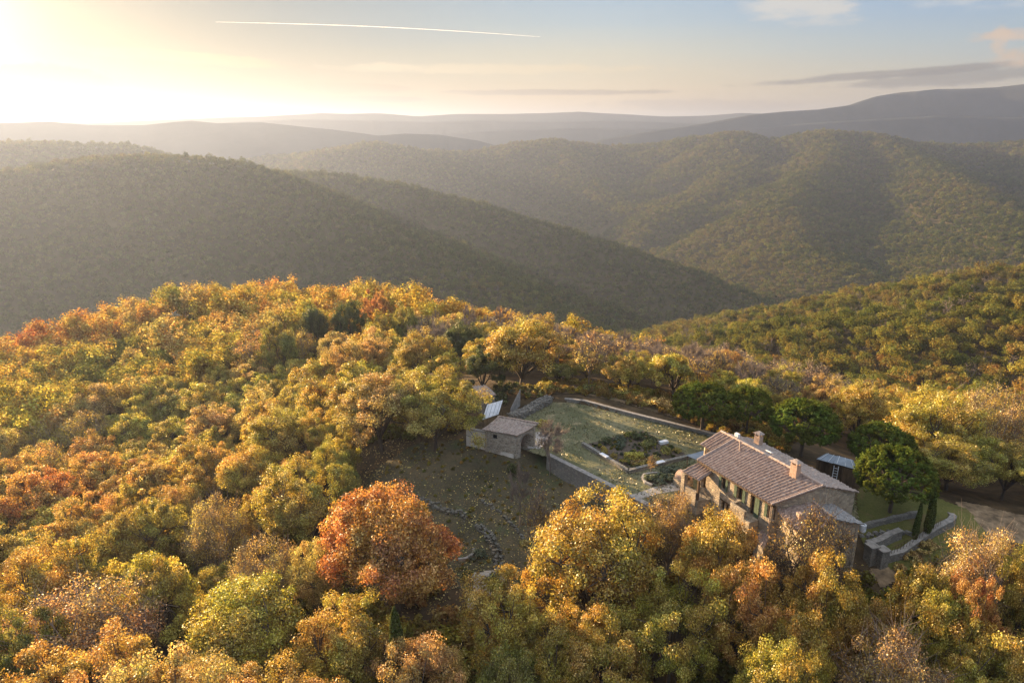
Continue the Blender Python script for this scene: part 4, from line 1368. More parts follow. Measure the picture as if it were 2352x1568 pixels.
def tubes_np(segs, k=5):
    """segs: list of (p0, p1, r0, r1)"""
    p0 = np.array([s[0] for s in segs]); p1 = np.array([s[1] for s in segs])
    r0 = np.array([s[2] for s in segs])[:, None, None]; r1 = np.array([s[3] for s in segs])[:, None, None]
    d = p1 - p0
    d /= np.linalg.norm(d, axis=1)[:, None] + 1e-9
    ref = np.where(np.abs(d[:, 2:3]) < .9, np.array([[0, 0, 1.0]]), np.array([[1.0, 0, 0]]))
    a = np.cross(d, ref)
    a /= np.linalg.norm(a, axis=1)[:, None] + 1e-9
    b = np.cross(d, a)
    t = np.arange(k) * 2 * math.pi / k
    ring = a[:, None] * np.cos(t)[None, :, None] + b[:, None] * np.sin(t)[None, :, None]
    V = np.concatenate([p0[:, None] + ring * r0, p1[:, None] + ring * r1], 1)
    i = np.arange(k)
    f = np.stack([i, (i + 1) % k, k + (i + 1) % k, k + i], -1)
    F = (np.arange(len(segs))[:, None, None] * 2 * k + f[None]).reshape(-1)
    return V.reshape(-1, 3), F


def crown_clusters(r, K, R, zc, hz, lump=.22, flat=.0, inner=.45):
    dirs = r.normal(size=(K * 3, 3))
    dirs /= np.linalg.norm(dirs, axis=1)[:, None]
    dirs = dirs[dirs[:, 2] > -.42][:K]
    w_ = np.ones(len(dirs))
    for _ in range(6):
        q = r.normal(size=3)
        q /= np.linalg.norm(q)
        w_ += lump * (r.random() - .35) * np.clip(dirs @ q, 0, 1) ** 2 * 2
    rad = np.maximum(r.random(len(dirs)) ** .42, inner) * w_
    P = dirs * rad[:, None] * np.array([R, R, hz])
    P[:, 2] += zc
    return P, dirs


def oak(seed, nleaf, size, K=70, H=10.0, R=5.0, lump=.3, twigs=0, rc=.20, droop=0.0):
    r = np.random.default_rng(seed)
    zc, hz = H * .60, H * .37
    P, dirs = crown_clusters(r, K, R * .84, zc, hz * .9, lump)
    # limbs
    segs = []
    th0 = H * .26
    lean = r.normal(size=2) * .25
    base = np.array([0, 0, -1.0]); fork = np.array([lean[0], lean[1], th0])
    segs += [(base, np.array([lean[0] * .4, lean[1] * .4, th0 * .45]), .30, .24), (np.array([lean[0] * .4, lean[1] * .4, th0 * .45]), fork, .24, .21)]
    mains = []
    for i in range(6):
        a = i * 1.047 + r.random() * .7
        m = fork + np.array([math.cos(a) * R * .30, math.sin(a) * R * .30, H * (.16 + .12 * r.random())])
        segs.append((fork, m, .19, .13))
        m2 = m + np.array([math.cos(a) * R * .22, math.sin(a) * R * .22, H * (.12 + .10 * r.random())])
        segs.append((m, m2, .13, .08))
        mains += [m, m2]
    top = fork + np.array([lean[0], lean[1], H * .32])
    segs.append((fork, top, .16, .08))
    mains.append(top)
    mains = np.array(mains)
    for p in P:
        j = np.argmin(((mains - p) ** 2).sum(1) + (mains[:, 2] > p[2] + .4) * 20)
        m = mains[j]
        mid_ = (m + p) / 2 + r.normal(size=3) * .22
        segs += [(m, mid_, .055, .040), (mid_, p, .040, .018)]
        for _ in range(twigs):
            q = p + r.normal(size=3) * R * .16 + np.array([0, 0, R * .07])
            segs.append((p + r.normal(size=3) * .2, q, .022, .006))
    tv, tf = tubes_np(segs)
    # leaves on the outer shell of every cluster
    k = r.integers(0, len(P), nleaf)
    rcl = (rc * R * (.65 + .75 * r.random(len(P))))[k]
    u = r.normal(size=(nleaf, 3))
    u /= np.linalg.norm(u, axis=1)[:, None]
    rad = rcl * (r.random(nleaf) ** .45)
    L = P[k] + u * rad[:, None] * np.array([1.08, 1.08, .78])
    L += r.normal(size=L.shape) * .05
    nr = u * .8 + dirs[k] * .5 + r.normal(size=L.shape) * .75 + np.array([0, 0, .25])
    nr /= np.linalg.norm(nr, axis=1)[:, None]
    lv, lf = leaf_quads(L, nr, size, r)
    rnd = np.repeat(np.clip(r.random(nleaf) * .75 + .25 * r.random(len(P))[k], 0, 1), 4)
    return (lv, lf, rnd), (tv, tf)


def bare(seed, H=9.0, R=3.2, K=46, tw=34, leaf=0, size=.2):
    """leafless tree: trunk, limbs and a haze of fine twigs"""
    r = np.random.default_rng(seed)
    segs = [(np.array([0, 0, -1.0]), np.array([0, 0, H * .25]), .16, .13)]
    nodes = [np.array([0, 0, H * .25])]
    for i in range(7):
        a = r.random() * 6.28
        b0 = np.array([0, 0, H * (.22 + .10 * r.random())])
        p = b0 + np.array([math.cos(a) * R * .3, math.sin(a) * R * .3, H * (.18 + .1 * r.random())])
        q = p + np.array([math.cos(a) * R * .2, math.sin(a) * R * .2, H * (.16 + .12 * r.random())])
        segs += [(b0, p, .08, .055), (p, q, .055, .03)]
        nodes += [p, q]
    nodes = np.array(nodes)
    P, dirs = crown_clusters(r, K, R * .85, H * .62, H * .34, .25)
    for p, d in zip(P, dirs):
        j = np.argmin(((nodes - p) ** 2).sum(1))
        segs.append((nodes[j], p, .035, .018))
        for _ in range(tw):
            q = p + d * R * .18 * r.random() + r.normal(size=3) * R * .11 + np.array([0, 0, H * .07 * r.random()])
            segs.append((p + (nodes[j] - p) * r.random() * .5, q, .026, .010))
    tv, tf = tubes_np(segs, 3)
    if leaf:
        k = r.integers(0, len(P), leaf)
        L = P[k] + r.normal(size=(leaf, 3)) * R * .14
        nr = r.normal(size=L.shape)
        nr /= np.linalg.norm(nr, axis=1)[:, None]
        lv, lf = leaf_quads(L, nr, size, r)
        return (lv, lf, np.repeat(r.random(leaf), 4)), (tv, tf)
    return None, (tv, tf)


def pine(seed, n_tuft=2400, per=16, R=4.0, H=8.0):
    """umbrella pine: bare trunk, spokes and a dense dome of needle tufts"""
    r = np.random.default_rng(seed)
    d = r.normal(size=(n_tuft * 3, 3))
    d /= np.linalg.norm(d, axis=1)[:, None]
    d = d[d[:, 2] > -.42][:n_tuft]
    w_ = np.ones(len(d))
    for _ in range(9):
        q = r.normal(size=3); q /= np.linalg.norm(q)
        w_ += .16 * (r.random() - .45) * np.clip(d @ q, 0, 1) ** 4 * 2
    zc = H * .56
    d = d[:330]
    w_ = 1 + (w_[:330] - 1) * .5
    hz_ = np.where(d[:, 2] > 0, H * .40, H * .28)
    rad = (.90 + .10 * r.random(len(d))) * w_
    Q = d * (rad - .06)[:, None] * np.stack([np.full(len(d), R), np.full(len(d), R), hz_], -1)
    Q[:, 2] += zc
    kk = np.repeat(np.arange(len(Q)), 15)
    uu_ = r.normal(size=(len(kk), 3))
    uu_ /= np.linalg.norm(uu_, axis=1)[:, None]
    P = Q[kk] + (uu_ + .55 * d[kk]) * (.42 * r.random(len(kk)) ** .4)[:, None]
    k = np.repeat(np.arange(len(P)), 11)
    u = r.normal(size=(len(k), 3))
    u /= np.linalg.norm(u, axis=1)[:, None]
    L = P[k] + (u * .9 + .3 * d[kk][k]) * (.17 * (r.random(len(k)) ** .5))[:, None]
    nr = u * .7 + uu_[kk * 0 + np.arange(len(kk))][k] * .8 + d[kk][k] * .4 + r.normal(size=L.shape) * .3
    nr /= np.linalg.norm(nr, axis=1)[:, None]
    lv, lf = leaf_quads(L, nr, .14, r)
    rnd = np.repeat(np.clip(.35 * r.random(len(k)) + .35 * r.random(len(P))[k] + .3 * r.random(len(Q))[kk][k], 0, 1), 4)
    segs = [(np.array([0, 0, -1.0]), np.array([.05, .05, H * .3]), .24, .20), (np.array([.05, .05, H * .3]), np.array([0, 0, H * .5]), .20, .14)]
    for i in range(26):
        a = i * 2.4
        m = np.array([math.cos(a) * R * .45, math.sin(a) * R * .45, H * (.46 + .1 * r.random())])
        segs += [(np.array([0, 0, H * (.30 + .16 * r.random())]), m, .085, .06)]
        for _ in range(3):
            segs.append((m, np.array([math.cos(a + r.normal() * .3) * R * .8, math.sin(a + r.normal() * .3) * R * .8, H * (.5 + .3 * r.random())]), .05, .02))
    return (lv, lf, rnd), tubes_np(segs, 6)


def cypress(seed, H=7.0, R=.8, n_=9000):
    r = np.random.default_rng(seed)
    h = r.random(n_) ** .8
    prof = R * np.minimum(1, .35 + 2.2 * h) * (1 - h ** 2.2) ** .6
    a = r.random(n_) * 6.283
    rr = prof * (.7 + .35 * r.random(n_)) * (1 + .12 * np.sin(a * 3 + h * 9))
    L = np.stack([np.cos(a) * rr, np.sin(a) * rr, .3 + h * (H - .3)], -1)
    nr = np.stack([np.cos(a), np.sin(a), np.full(n_, .5)], -1) + r.normal(size=L.shape) * .5
    nr /= np.linalg.norm(nr, axis=1)[:, None]
    lv, lf = leaf_quads(L, nr, .15, r)
    return (lv, lf, np.repeat(r.random(n_), 4)), tubes_np([(np.array([0, 0, -1.0]), np.array([0, 0, H * .7]), .12, .04)], 6)


def shrub(seed, n_=1600, R=1.0, H=1.3, size=.13):
    r = np.random.default_rng(seed)
    P, d = crown_clusters(r, 26, R * .8, H * .5, H * .42, .4)
    P[:, 2] = np.maximum(P[:, 2], .1)
    k = r.integers(0, len(P), n_)
    u = r.normal(size=(n_, 3)); u /= np.linalg.norm(u, axis=1)[:, None]
    L = P[k] + u * (.32 * R * r.random(n_) ** .5)[:, None]
    L[:, 2] = np.maximum(L[:, 2], 0)
    nr = u + d[k] * .4 + r.normal(size=L.shape) * .7
    nr /= np.linalg.norm(nr, axis=1)[:, None]
    lv, lf = leaf_quads(L, nr, size, r)
    segs = [(np.array([0, 0, -.4]), p, .03, .01) for p in P[:14]]
    return (lv, lf, np.repeat(r.random(n_), 4)), tubes_np(segs, 4)


PROTO = {}


def proto(key, data, leafmat, barkmat):
    lf, tr = data
    c = np_mesh(key + '_crown', lf[0], lf[1], 4, leafmat, False, {'rnd': lf[2]}) if lf is not None else None
    t = np_mesh(key + '_trunk', tr[0], tr[1], 4, barkmat, True)
    PROTO[key] = (c, t)


for i in range(5):
    proto('near%d' % i, oak(100 + i, (62000, 44000, 54000, 46000, 62000)[i], .115, K=125 + 10 * i, lump=.36, rc=.14), M['leaf'], M['bark'])
for i in range(2):
    proto('thin%d' % i, oak(140 + i, 22000, .11, K=85, lump=.30, twigs=14, rc=.21), M['leaf'], M['bark_pale'])
for i in range(5):
    proto('mid%d' % i, oak(200 + i, 20000, .18, K=70 + 6 * i, lump=.42, rc=.165), M['leaf'], M['bark'])
for i in range(2):
    proto('midthin%d' % i, oak(240 + i, 7000, .16, K=60, lump=.4, twigs=10, rc=.24), M['leaf'], M['bark_pale'])
for i in range(3):
    proto('bare%d' % i, bare(300 + i), M['leaf'], M['bark_pale'])
for i in range(2):
    proto('halfbare%d' % i, bare(320 + i, leaf=1500, size=.2), M['leaf'], M['bark_pale'])
for i in range(3):
    proto('pine%d' % i, pine(400 + i), M['needle'], M['bark'])
proto('twiggy0', oak(160, 5200, .13, K=90, lump=.30, twigs=22, rc=.24), M['leaf'], M['bark'])
proto('cypress0', cypress(450), M['needle'], M['bark'])
for i in range(3):
    proto('shrub%d' % i, shrub(500 + i), M['leaf'], M['bark'])

# leaf colours: reflectance and how much of the crown still holds green
COL = {'rust': ((.54, .245, .060), .30), 'orange': ((.58, .345, .075), .45), 'gold': ((.56, .375, .060), .6), 'yellow': ((.52, .41, .060), .6),
       'olive': ((.47, .365, .062), .55), 'green': ((.275, .255, .045), .65), 'tan': ((.56, .39, .12), .45), 'pinkish': ((.60, .37, .125), .35), 'red': ((.46, .185, .055), .25),
       'pine': ((.125, .150, .025), .4), 'dark': ((.085, .105, .025), .5), 'brown': ((.47, .30, .085), .35), 'grey': ((.40, .29, .18), .2), 'blue': ((.11, .15, .095), .3)}
NOM = {'near': (5.0, 9.9), 'thin': (5.0, 9.9), 'twiggy': (5.0, 9.9), 'mid': (5.0, 9.9), 'midthin': (5.0, 9.9), 'bare': (3.2, 9.2), 'halfbare': (3.2, 9.2), 'pine': (4.1, 8.1), 'cypress': (.85, 7.0), 'shrub': (1.05, 1.25)}
PLANTED = []


def plant(name, key, x, y, z, R, h, col, label=None, cat='tree', group=None, rz=None, jit=.10):
    kind = key.rstrip('0123456789')
    r0, h0 = NOM[kind]
    e = bpy.data.objects.new(name, None)
    C.objects.link(e)
    e.location = (x, y, z)
    e.rotation_euler = (0, 0, rng.random() * 6.28 if rz is None else rz)
    e.scale = (R / r0, R / r0, h / h0)
    tag(e, label, cat, group)
    c, t = PROTO[key]
    base, g = COL[col]
    v = 1 + jit * rng.normal()
    hue = 1 + jit * .8 * rng.normal()
    rgb = (min(.7, base[0] * v), min(.6, base[1] * v * hue), base[2] * v)
    if c is not None:
        o = link('crown' if kind not in ('shrub',) else 'foliage', c, e)
        o.color = (*rgb, g)
    o = link('trunk' if kind != 'shrub' else 'stem', t, e)
    PLANTED.append((x, y, R))
    return e


# explicit trees: (u, v of the top, half width, distance, prototype, colour, label, name, category)
T = [
    (890, 1143, 178, 56, 'near0', 'rust', 'big rust orange oak in front of the garden slope', 'oak_tree'),
    (1385, 1160, 185, 55, 'near1', 'gold', 'broad golden oak with orange top covering the end of the retaining wall', 'oak_tree'),
    (1175, 1330, 122, 49, 'near2', 'gold', 'yellow green oak right of the gravel patch, lower shoulder of the golden oak', 'oak_tree'),
    (1655, 1160, 112, 54, 'near3', 'orange', 'orange gold oak directly below the farmhouse porch', 'oak_tree'),
    (1545, 1130, 80, 60, 'thin0', 'brown', 'low brown spreading tree beside the porch at the lawn corner', 'oak_tree'),
    (1872, 1180, 100, 54, 'twiggy0', 'brown', 'thin brown twiggy tree in front of the annex roof', 'oak_tree'),
    (1920, 1300, 105, 47, 'near4', 'gold', 'bright gold oak below the annex and left of the gate piers', 'oak_tree'),
    (2265, 1205, 105, 50, 'thin0', 'pinkish', 'pale pinkish tan oak beside the drive at the right', 'oak_tree'),
    (2150, 1285, 105, 47, 'near0', 'yellow', 'yellow green oak right of the gate piers', 'oak_tree'),
    (2270, 1330, 70, 44.5, 'near2', 'red', 'red leaved oak among gold ones near the right edge', 'oak_tree'),
    (2370, 1260, 60, 48, 'near1', 'olive', 'olive green oak cut by the right edge above the red oak', 'oak_tree'),
    (1860, 1408, 105, 43, 'near3', 'gold', 'gold oak near the bottom, left of the pinkish bushy one', 'oak_tree'),
    (1790, 1480, 110, 40, 'near1', 'yellow', 'yellow oak standing beside the rough field wall at the bottom', 'oak_tree'),
    (2080, 1470, 140, 40, 'thin1', 'pinkish', 'pinkish tan oak at the bottom below the gold oaks', 'oak_tree'),
    (2300, 1450, 110, 41, 'near4', 'gold', 'gold green oak in the bottom right corner', 'oak_tree'),
    (2210, 1400, 90, 44, 'near1', 'yellow', 'yellow oak just below the red leaved oak', 'oak_tree'),
    (2030, 1370, 75, 46, 'near0', 'brown', 'reddish brown young oak at the foot of the gate piers', 'oak_tree'),
    (955, 1470, 125, 43, 'near4', 'pinkish', 'pale orange oak at the bottom edge below the rust orange oak', 'oak_tree'),
    (1170, 1475, 115, 43, 'near3', 'green', 'green leaved oak at the bottom edge, centre', 'oak_tree'),
    (1400, 1385, 125, 47, 'near0', 'gold', 'gold oak under the broad golden oak', 'oak_tree'),
    (1300, 1425, 105, 45, 'near4', 'gold', 'gold green oak at the bottom, right of the green leaved one', 'oak_tree'),
    (1555, 1330, 120, 48, 'near2', 'yellow', 'yellow green oak below the orange gold oak, right of centre', 'oak_tree'),
    (1720, 1295, 115, 48.5, 'near4', 'orange', 'orange oak below the lean-to roof', 'oak_tree'),
    (180, 1345, 180, 51, 'thin1', 'pinkish', 'large pinkish orange oak in the bottom left corner', 'oak_tree'),
    (550, 1340, 165, 50, 'near3', 'yellow', 'large yellow green oak at the bottom, left of the rust orange oak', 'oak_tree'),
    (20, 1420, 100, 46, 'near2', 'green', 'dark green oak cut by the bottom left corner', 'oak_tree'),
    (340, 1255, 110, 58, 'near0', 'yellow', 'yellow green oak behind the large pinkish oak', 'oak_tree'),
    (110, 1255, 120, 60, 'near4', 'gold', 'gold oak by the left edge above the pinkish oak', 'oak_tree'),
    (600, 1245, 95, 60, 'thin0', 'tan', 'tan brown oak behind the large yellow green oak', 'oak_tree'),
    (720, 1255, 75, 58, 'near1', 'tan', 'tan oak touching the left side of the rust orange oak', 'oak_tree'),
    (695, 1078, 112, 71, 'near2', 'olive', 'pale olive twin topped oak left of the garden slope', 'oak_tree'),
    (480, 1145, 85, 70, 'thin1', 'tan', 'sparse tan oak left of the twin topped olive oak', 'oak_tree'),
    (300, 1150, 95, 72, 'near0', 'olive', 'olive oak in the lower left wood behind the gold ones', 'oak_tree'),
    (640, 935, 98, 92, 'near1', 'olive', 'broad olive gold oak on the slope right of the dark red shrub', 'oak_tree'),
    (560, 1020, 90, 84, 'near3', 'gold', 'golden oak just below the dark red shrub', 'oak_tree'),
    (770, 1010, 60, 80, 'near4', 'yellow', 'yellow oak at the upper left corner of the garden slope', 'oak_tree'),
    (795, 1075, 45, 74, 'near1', 'green', 'green oak on the left rim of the garden slope', 'oak_tree'),
    (868, 845, 112, 86, 'near0', 'tan', 'large tan gold oak, left one of the pair beside the small barn', 'oak_tree'),
    (992, 862, 102, 83, 'near2', 'olive', 'large olive gold oak, right one of the pair beside the small barn', 'oak_tree'),
    (1195, 722, 112, 101, 'near3', 'gold', 'big round golden orange oak towering behind the outbuilding', 'oak_tree'),
    (1105, 800, 46, 99, 'mid0', 'dark', 'dark evergreen oak filling the gap left of the outbuilding roof', 'holm_oak'),
    (1285, 850, 36, 106, 'mid2', 'green', 'small green oak at the right foot of the round orange oak', 'oak_tree'),
    (962, 765, 75, 108, 'near4', 'olive', 'olive gold oak left of the big round orange oak', 'oak_tree'),
    (1060, 740, 55, 125, 'near1', 'dark', 'dark evergreen oak between the olive oak and the round orange oak', 'holm_oak'),
    (830, 760, 70, 118, 'near2', 'pinkish', 'pinkish orange oak on the rise left of the olive gold oak', 'oak_tree'),
    (1682, 800, 78, 112, 'near0', 'orange', 'orange domed oak behind the leftmost umbrella pine', 'oak_tree'),
    (1990, 872, 75, 92, 'near3', 'gold', 'yellow gold oak right of the third umbrella pine', 'oak_tree'),
    (1890, 870, 50, 100, 'near2', 'brown', 'brown orange oak behind the third umbrella pine', 'oak_tree'),
    (2160, 905, 115, 80, 'near1', 'gold', 'large gold oak behind the round umbrella pine at the right', 'oak_tree'),
    (2300, 895, 95, 82, 'thin0', 'tan', 'tall tan oak at the right edge behind the drive', 'oak_tree'),
    (2200, 1010, 95, 73, 'near4', 'yellow', 'yellow green oak beside the drive, below the large gold oak', 'oak_tree'),
    (2330, 1010, 80, 72, 'near0', 'olive', 'olive oak over the sunlit drive at the right edge', 'oak_tree'),
    (1800, 850, 55, 108, 'near4', 'yellow', 'yellow oak between the second and third umbrella pines', 'oak_tree'),
    (868, 668, 36, 158, 'mid0', 'rust', 'rust red oak rising above the crest left of the bare trees', 'oak_tree'),
    (795, 690, 42, 148, 'mid1', 'dark', 'dark green holm oak on the crest left of the rust red oak', 'holm_oak'),
    (715, 690, 38, 152, 'mid2', 'dark', 'dark green holm oak on the crest, second left of the rust red oak', 'holm_oak'),
    (640, 745, 44, 136, 'mid3', 'green', 'green oak among orange ones below the crest holm oaks', 'oak_tree'),
    (930, 705, 34, 142, 'mid4', 'green', 'green oak right below the rust red crest oak', 'oak_tree'),
    (1350, 812, 50, 112, 'near1', 'olive', 'small yellow olive tree right of the round orange oak', 'oak_tree'),
    (1470, 815, 52, 113, 'near2', 'yellow', 'yellow green tree behind the lawn, middle', 'oak_tree'),
    (1425, 850, 34, 106, 'mid4', 'olive', 'small olive tree at the far lawn edge', 'oak_tree'),
    (1300, 790, 40, 122, 'mid2', 'green', 'dull green tree right behind the round orange oak', 'oak_tree'),
    (1585, 900, 30, 96, 'mid1', 'rust', 'small rust coloured tree touching the leftmost umbrella pine', 'oak_tree'),
]
for u, v, hw, y, key, col, lab, nm in T:
    p = at_y(u, v, y)
    z = tz(p[0], p[1])
    h = max(4.0, p[2] - z)
    dd = project(p)[2]
    R = hw * dd / FOC
    z, h = z - .13 * h, h * 1.13
    plant(nm, key, p[0], p[1], z, R, h, col, lab, 'tree', 'holm oaks on the hill' if nm == 'holm_oak' else 'big autumn oaks around the farm', jit=.05)

PT = [(1622, 876, 78, 86, 'pine0', 'umbrella pine at the far lawn wall, leftmost of the pines'), (1725, 892, 58, 86, 'pine1', 'umbrella pine behind the upper chimney, second of the pines'),
      (1857, 915, 84, 79, 'pine2', 'large dark umbrella pine behind the long roof, third of the pines'), (2035, 972, 78, 75, 'pine0', 'shaded umbrella pine behind the brightest pine and right of the shed'),
      (2070, 1032, 92, 66.5, 'pine1', 'bright round umbrella pine standing on the side lawn')]
for u, v, hw, y, key, lab in PT:
    p = at_y(u, v, y)
    z = max(tz(p[0], p[1]), 0.0 if u < 1900 else -9)
    plant('umbrella_pine', key, p[0], p[1], z, 0.93 * hw * project(p)[2] / FOC, p[2] - z, 'pine', lab, 'pine tree', 'umbrella pines around the farmhouse', jit=.03)
for u, v, y, h, R, lab in [(2150, 1125, 63, 6.0, .5, 'tall dark cypress beside the side lawn and drive'), (2118, 1150, 62.5, 4.0, .35, 'shorter dark cypress next to the tall one at the drive'),
                     (905, 1395, 44.5, 6.0, .9, 'lone dark cypress in front of the rust orange oak')]:
    p = at_y(u, v, y)
    z = p[2] - h
    plant('cypress', 'cypress0', p[0], p[1], min(z, tz(p[0], p[1])), R, h if z < tz(p[0], p[1]) else p[2] - tz(p[0], p[1]), 'dark', lab, 'cypress', 'dark cypresses', jit=.02)
# bare and young trees in the garden
for u, v, y0, hw, key, col, lab, nm in [
    (1265, 968, 77.5, 40, 'bare0', 'grey', 'pale leafless fig tree at the left end of the retaining wall', 'bare_tree'),
    (1195, 1065, 69, 26, 'bare1', 'grey', 'thin leafless sapling on the garden slope', 'bare_tree'),
    (1235, 1135, 64, 38, 'halfbare0', 'brown', 'sapling with a few brown leaves on the garden slope', 'bare_tree'),
    (1498, 1045, 73.4, 12, 'halfbare1', 'orange', 'tiny orange leaved sapling at the front edge of the vegetable bed', 'bare_tree')]:
    p = at_y(u, v, y0)
    z = tz(p[0], p[1]) if u < 1400 else 0.0
    plant(nm, key, p[0], p[1], z, hw * project(p)[2] / FOC, max(1.6, p[2] - z), col, lab, 'tree', jit=.04)

# ---- the wood on the knoll: single trees, placed by spacing
CLEAR = px_poly([(795, 1160), (815, 1090), (930, 1020), (1050, 1000), (1075, 900), (1240, 870), (1330, 890), (1640, 960), (1960, 1030), (2060, 1130), (2210, 1130), (2420, 1190), (2420, 1280), (2262, 1262), (2010, 1360), (1900, 1330),
                 (1620, 1180), (1450, 1180), (1250, 1330), (1130, 1390), (1060, 1420), (1000, 1260)])
CLEAR = [(p[0], p[1]) for p in CLEAR]


def crown_hits_clear(x, y, R):
    for a in range(0, 360, 45):
        if inside(CLEAR, np.array([x + .75 * R * math.cos(R_(a))]), np.array([y + .75 * R * math.sin(R_(a))]))[0]:
            return True
    return bool(inside(CLEAR, np.array([x]), np.array([y]))[0])


cand = []
r2 = np.random.default_rng(21)
for _ in range(60000):
    a = r2.uniform(-.83, .80)
    d = math.sqrt(r2.uniform(38 ** 2, 232 ** 2))
    cand.append((d * math.sin(a), d * math.cos(a)))
cand = np.array(cand)
czs = terrain(cand[:, 0], cand[:, 1])
cu, cv, cd = project(np.column_stack([cand, czs + 6]))
kr_c = np.interp(np.arctan2(cand[:, 0], cand[:, 1]), _kaz, _kr)
cdist = np.hypot(cand[:, 0], cand[:, 1])
ok = (cu > -260) & (cu < 2600) & (cv < 1750) & (cdist < kr_c + 14) & seen(cand[:, 0], cand[:, 1], czs, 9.5)
# no extra trees between the camera and the clearing or in front of it
ok &= ~((cu > 640) & (cu < 2600) & (cv > 1060) & (cdist < 80) & (cdist > 0) & (cv < 1330))
ok &= ~((cu > 980) & (cu < 2100) & (cdist < 99))
placed = [tuple(q) for q in PLANTED]
AUTO = []
big = at_y(1195, 722, 101)
sd_ = np.array(SUN_DIR[:2]) / np.linalg.norm(SUN_DIR[:2])
for i in np.argsort(-r2.random(len(cand)) if False else np.arange(len(cand))):
    if not ok[i]:
        continue
    x, y = cand[i]
    d = cdist[i]
    left = cu[i] < 1000
    R = r2.uniform(2.9, 4.7) if left else r2.uniform(2.3, 3.6)
    if d < 75:
        R *= 1.15
    good = True
    for (px_, py_, pr) in placed:
        q = (px_ - x) ** 2 + (py_ - y) ** 2
        if q < (.80 * (pr + R)) ** 2:
            good = False
            break
    al = (x - big[0]) * sd_[0] + (y - big[1]) * sd_[1]
    ac_ = abs((x - big[0]) * sd_[1] - (y - big[1]) * sd_[0])
    if 0 < al < 34 and ac_ < 5.5:
        continue
    if not good or crown_hits_clear(x, y, R):
        continue
    placed.append((x, y, R))
    AUTO.append((x, y, float(czs[i]), R, d, float(cu[i]), float(cv[i])))
print('auto trees', len(AUTO))
AUTO.sort(key=lambda t: t[4])
MAXT = 330 - len(T)
REST = AUTO[MAXT:]
AUTO = AUTO[:MAXT]
NAMES = {'rust': 'rust orange', 'orange': 'orange', 'gold': 'gold', 'yellow': 'yellow green', 'olive': 'olive', 'green': 'green', 'tan': 'tan', 'pinkish': 'pinkish', 'dark': 'dark green', 'bare': 'leafless grey', 'halfbare': 'nearly bare'}


def wood_colour(x, y, u, v):
    n1 = float(fbm(np.array([x / 45.0 + 3]), np.array([y / 45.0]), 3)[0])
    t = .2 + r2.random() * .6 + n1 * 1.5
    crest = v < 820
    if u > 900:
        return ('orange', 'gold', 'tan', 'yellow', 'olive')[int(r2.random() * 5)]
    if crest:
        return 'rust' if t < .06 else 'orange' if t < .55 else 'gold' if t < .75 else 'tan' if t < .84 else 'olive' if t < .96 else 'green'
    return 'rust' if t < -.05 else 'orange' if t < .26 else 'gold' if t < .50 else 'tan' if t < .58 else 'yellow' if t < .74 else 'olive' if t < .97 else 'green'


rec = []
for (x, y, z, R, d, u, v) in AUTO:
    zone_bare = (u > 880 and v < 800 + .05 * (u - 900) and d > 118) or (1240 < u < 1960 and d > 104)
    h = R * 2 * r2.uniform(.98, 1.25)
    if zone_bare and r2.random() < .88:
        kind = 'bare' if r2.random() < .55 else 'halfbare'
        key = kind + str(int(r2.integers(0, 3 if kind == 'bare' else 2)))
        col = ('tan', 'grey', 'pinkish', 'orange')[int(r2.integers(0, 4))]
        e = plant('bare_tree', key, x, y, z, R * .92, r2.uniform(7.0, 9.5), col, None, 'tree', 'bare trees behind the lawn', jit=.06)
        cls = kind
    else:
        col = wood_colour(x, y, u, v)
        thin = r2.random() < .12 and col in ('tan', 'orange', 'gold')
        if d < 95:
            key = ('thin%d' % r2.integers(0, 2)) if thin else 'near%d' % r2.integers(0, 5)
        else:
            key = ('midthin%d' % r2.integers(0, 2)) if thin else 'mid%d' % r2.integers(0, 5)
        z, h = z - .12 * h, h * 1.12
        e = plant('oak_tree', key, x, y, z, R * 1.12, h, col, None, 'tree', 'autumn oaks of the hillside wood', jit=.07)
        cls = col
    rec.append((e, cls, u, v, d))
# labels for the wood: colour, band and order along the band
bands = {}
for e, cls, u, v, d in rec:
    if u < 1050:
        b = ('the wood at the lower left edge' if d < 78 else 'the lower hillside wood' if d < 104 else 'the middle of the left hillside' if d < 132 else 'the upper left hillside' if d < 165 else 'the far left crest')
    elif u < 1640:
        b = 'the strip of trees behind the lawn' if d < 125 else 'the crest behind the lawn'
    else:
        b = 'the trees behind the umbrella pines' if d < 112 else 'the right hand crest'
    bands.setdefault((b, cls), []).append((u, v, e))
ORD = ['leftmost', 'second', 'third', 'fourth', 'fifth', 'sixth', 'seventh', 'eighth', 'ninth', 'tenth', 'eleventh', 'twelfth', 'thirteenth', 'fourteenth', 'fifteenth', 'sixteenth', 'seventeenth', 'eighteenth', 'nineteenth', 'twentieth']
ORD += ['twenty-' + o for o in ['first', 'second', 'third', 'fourth', 'fifth', 'sixth', 'seventh', 'eighth', 'ninth']] + ['thirtieth'] + ['thirty-' + o for o in ['first', 'second', 'third', 'fourth', 'fifth', 'sixth', 'seventh', 'eighth', 'ninth']]
for (b, cls), L in bands.items():
    L.sort(key=lambda t: t[0])
    for k, (u, v, e) in enumerate(L):
        kind = 'tree' if 'bare' in cls or cls == 'bare' or cls == 'halfbare' else 'oak'
        if len(L) == 1:
            e['label'] = 'the only %s %s in %s' % (NAMES[cls], kind, b)
        elif k == 0:
            e['label'] = 'leftmost %s %s in %s' % (NAMES[cls], kind, b)
        else:
            e['label'] = '%s %s %s from the left in %s' % (ORD[min(k, len(ORD) - 1)], NAMES[cls], kind, b)

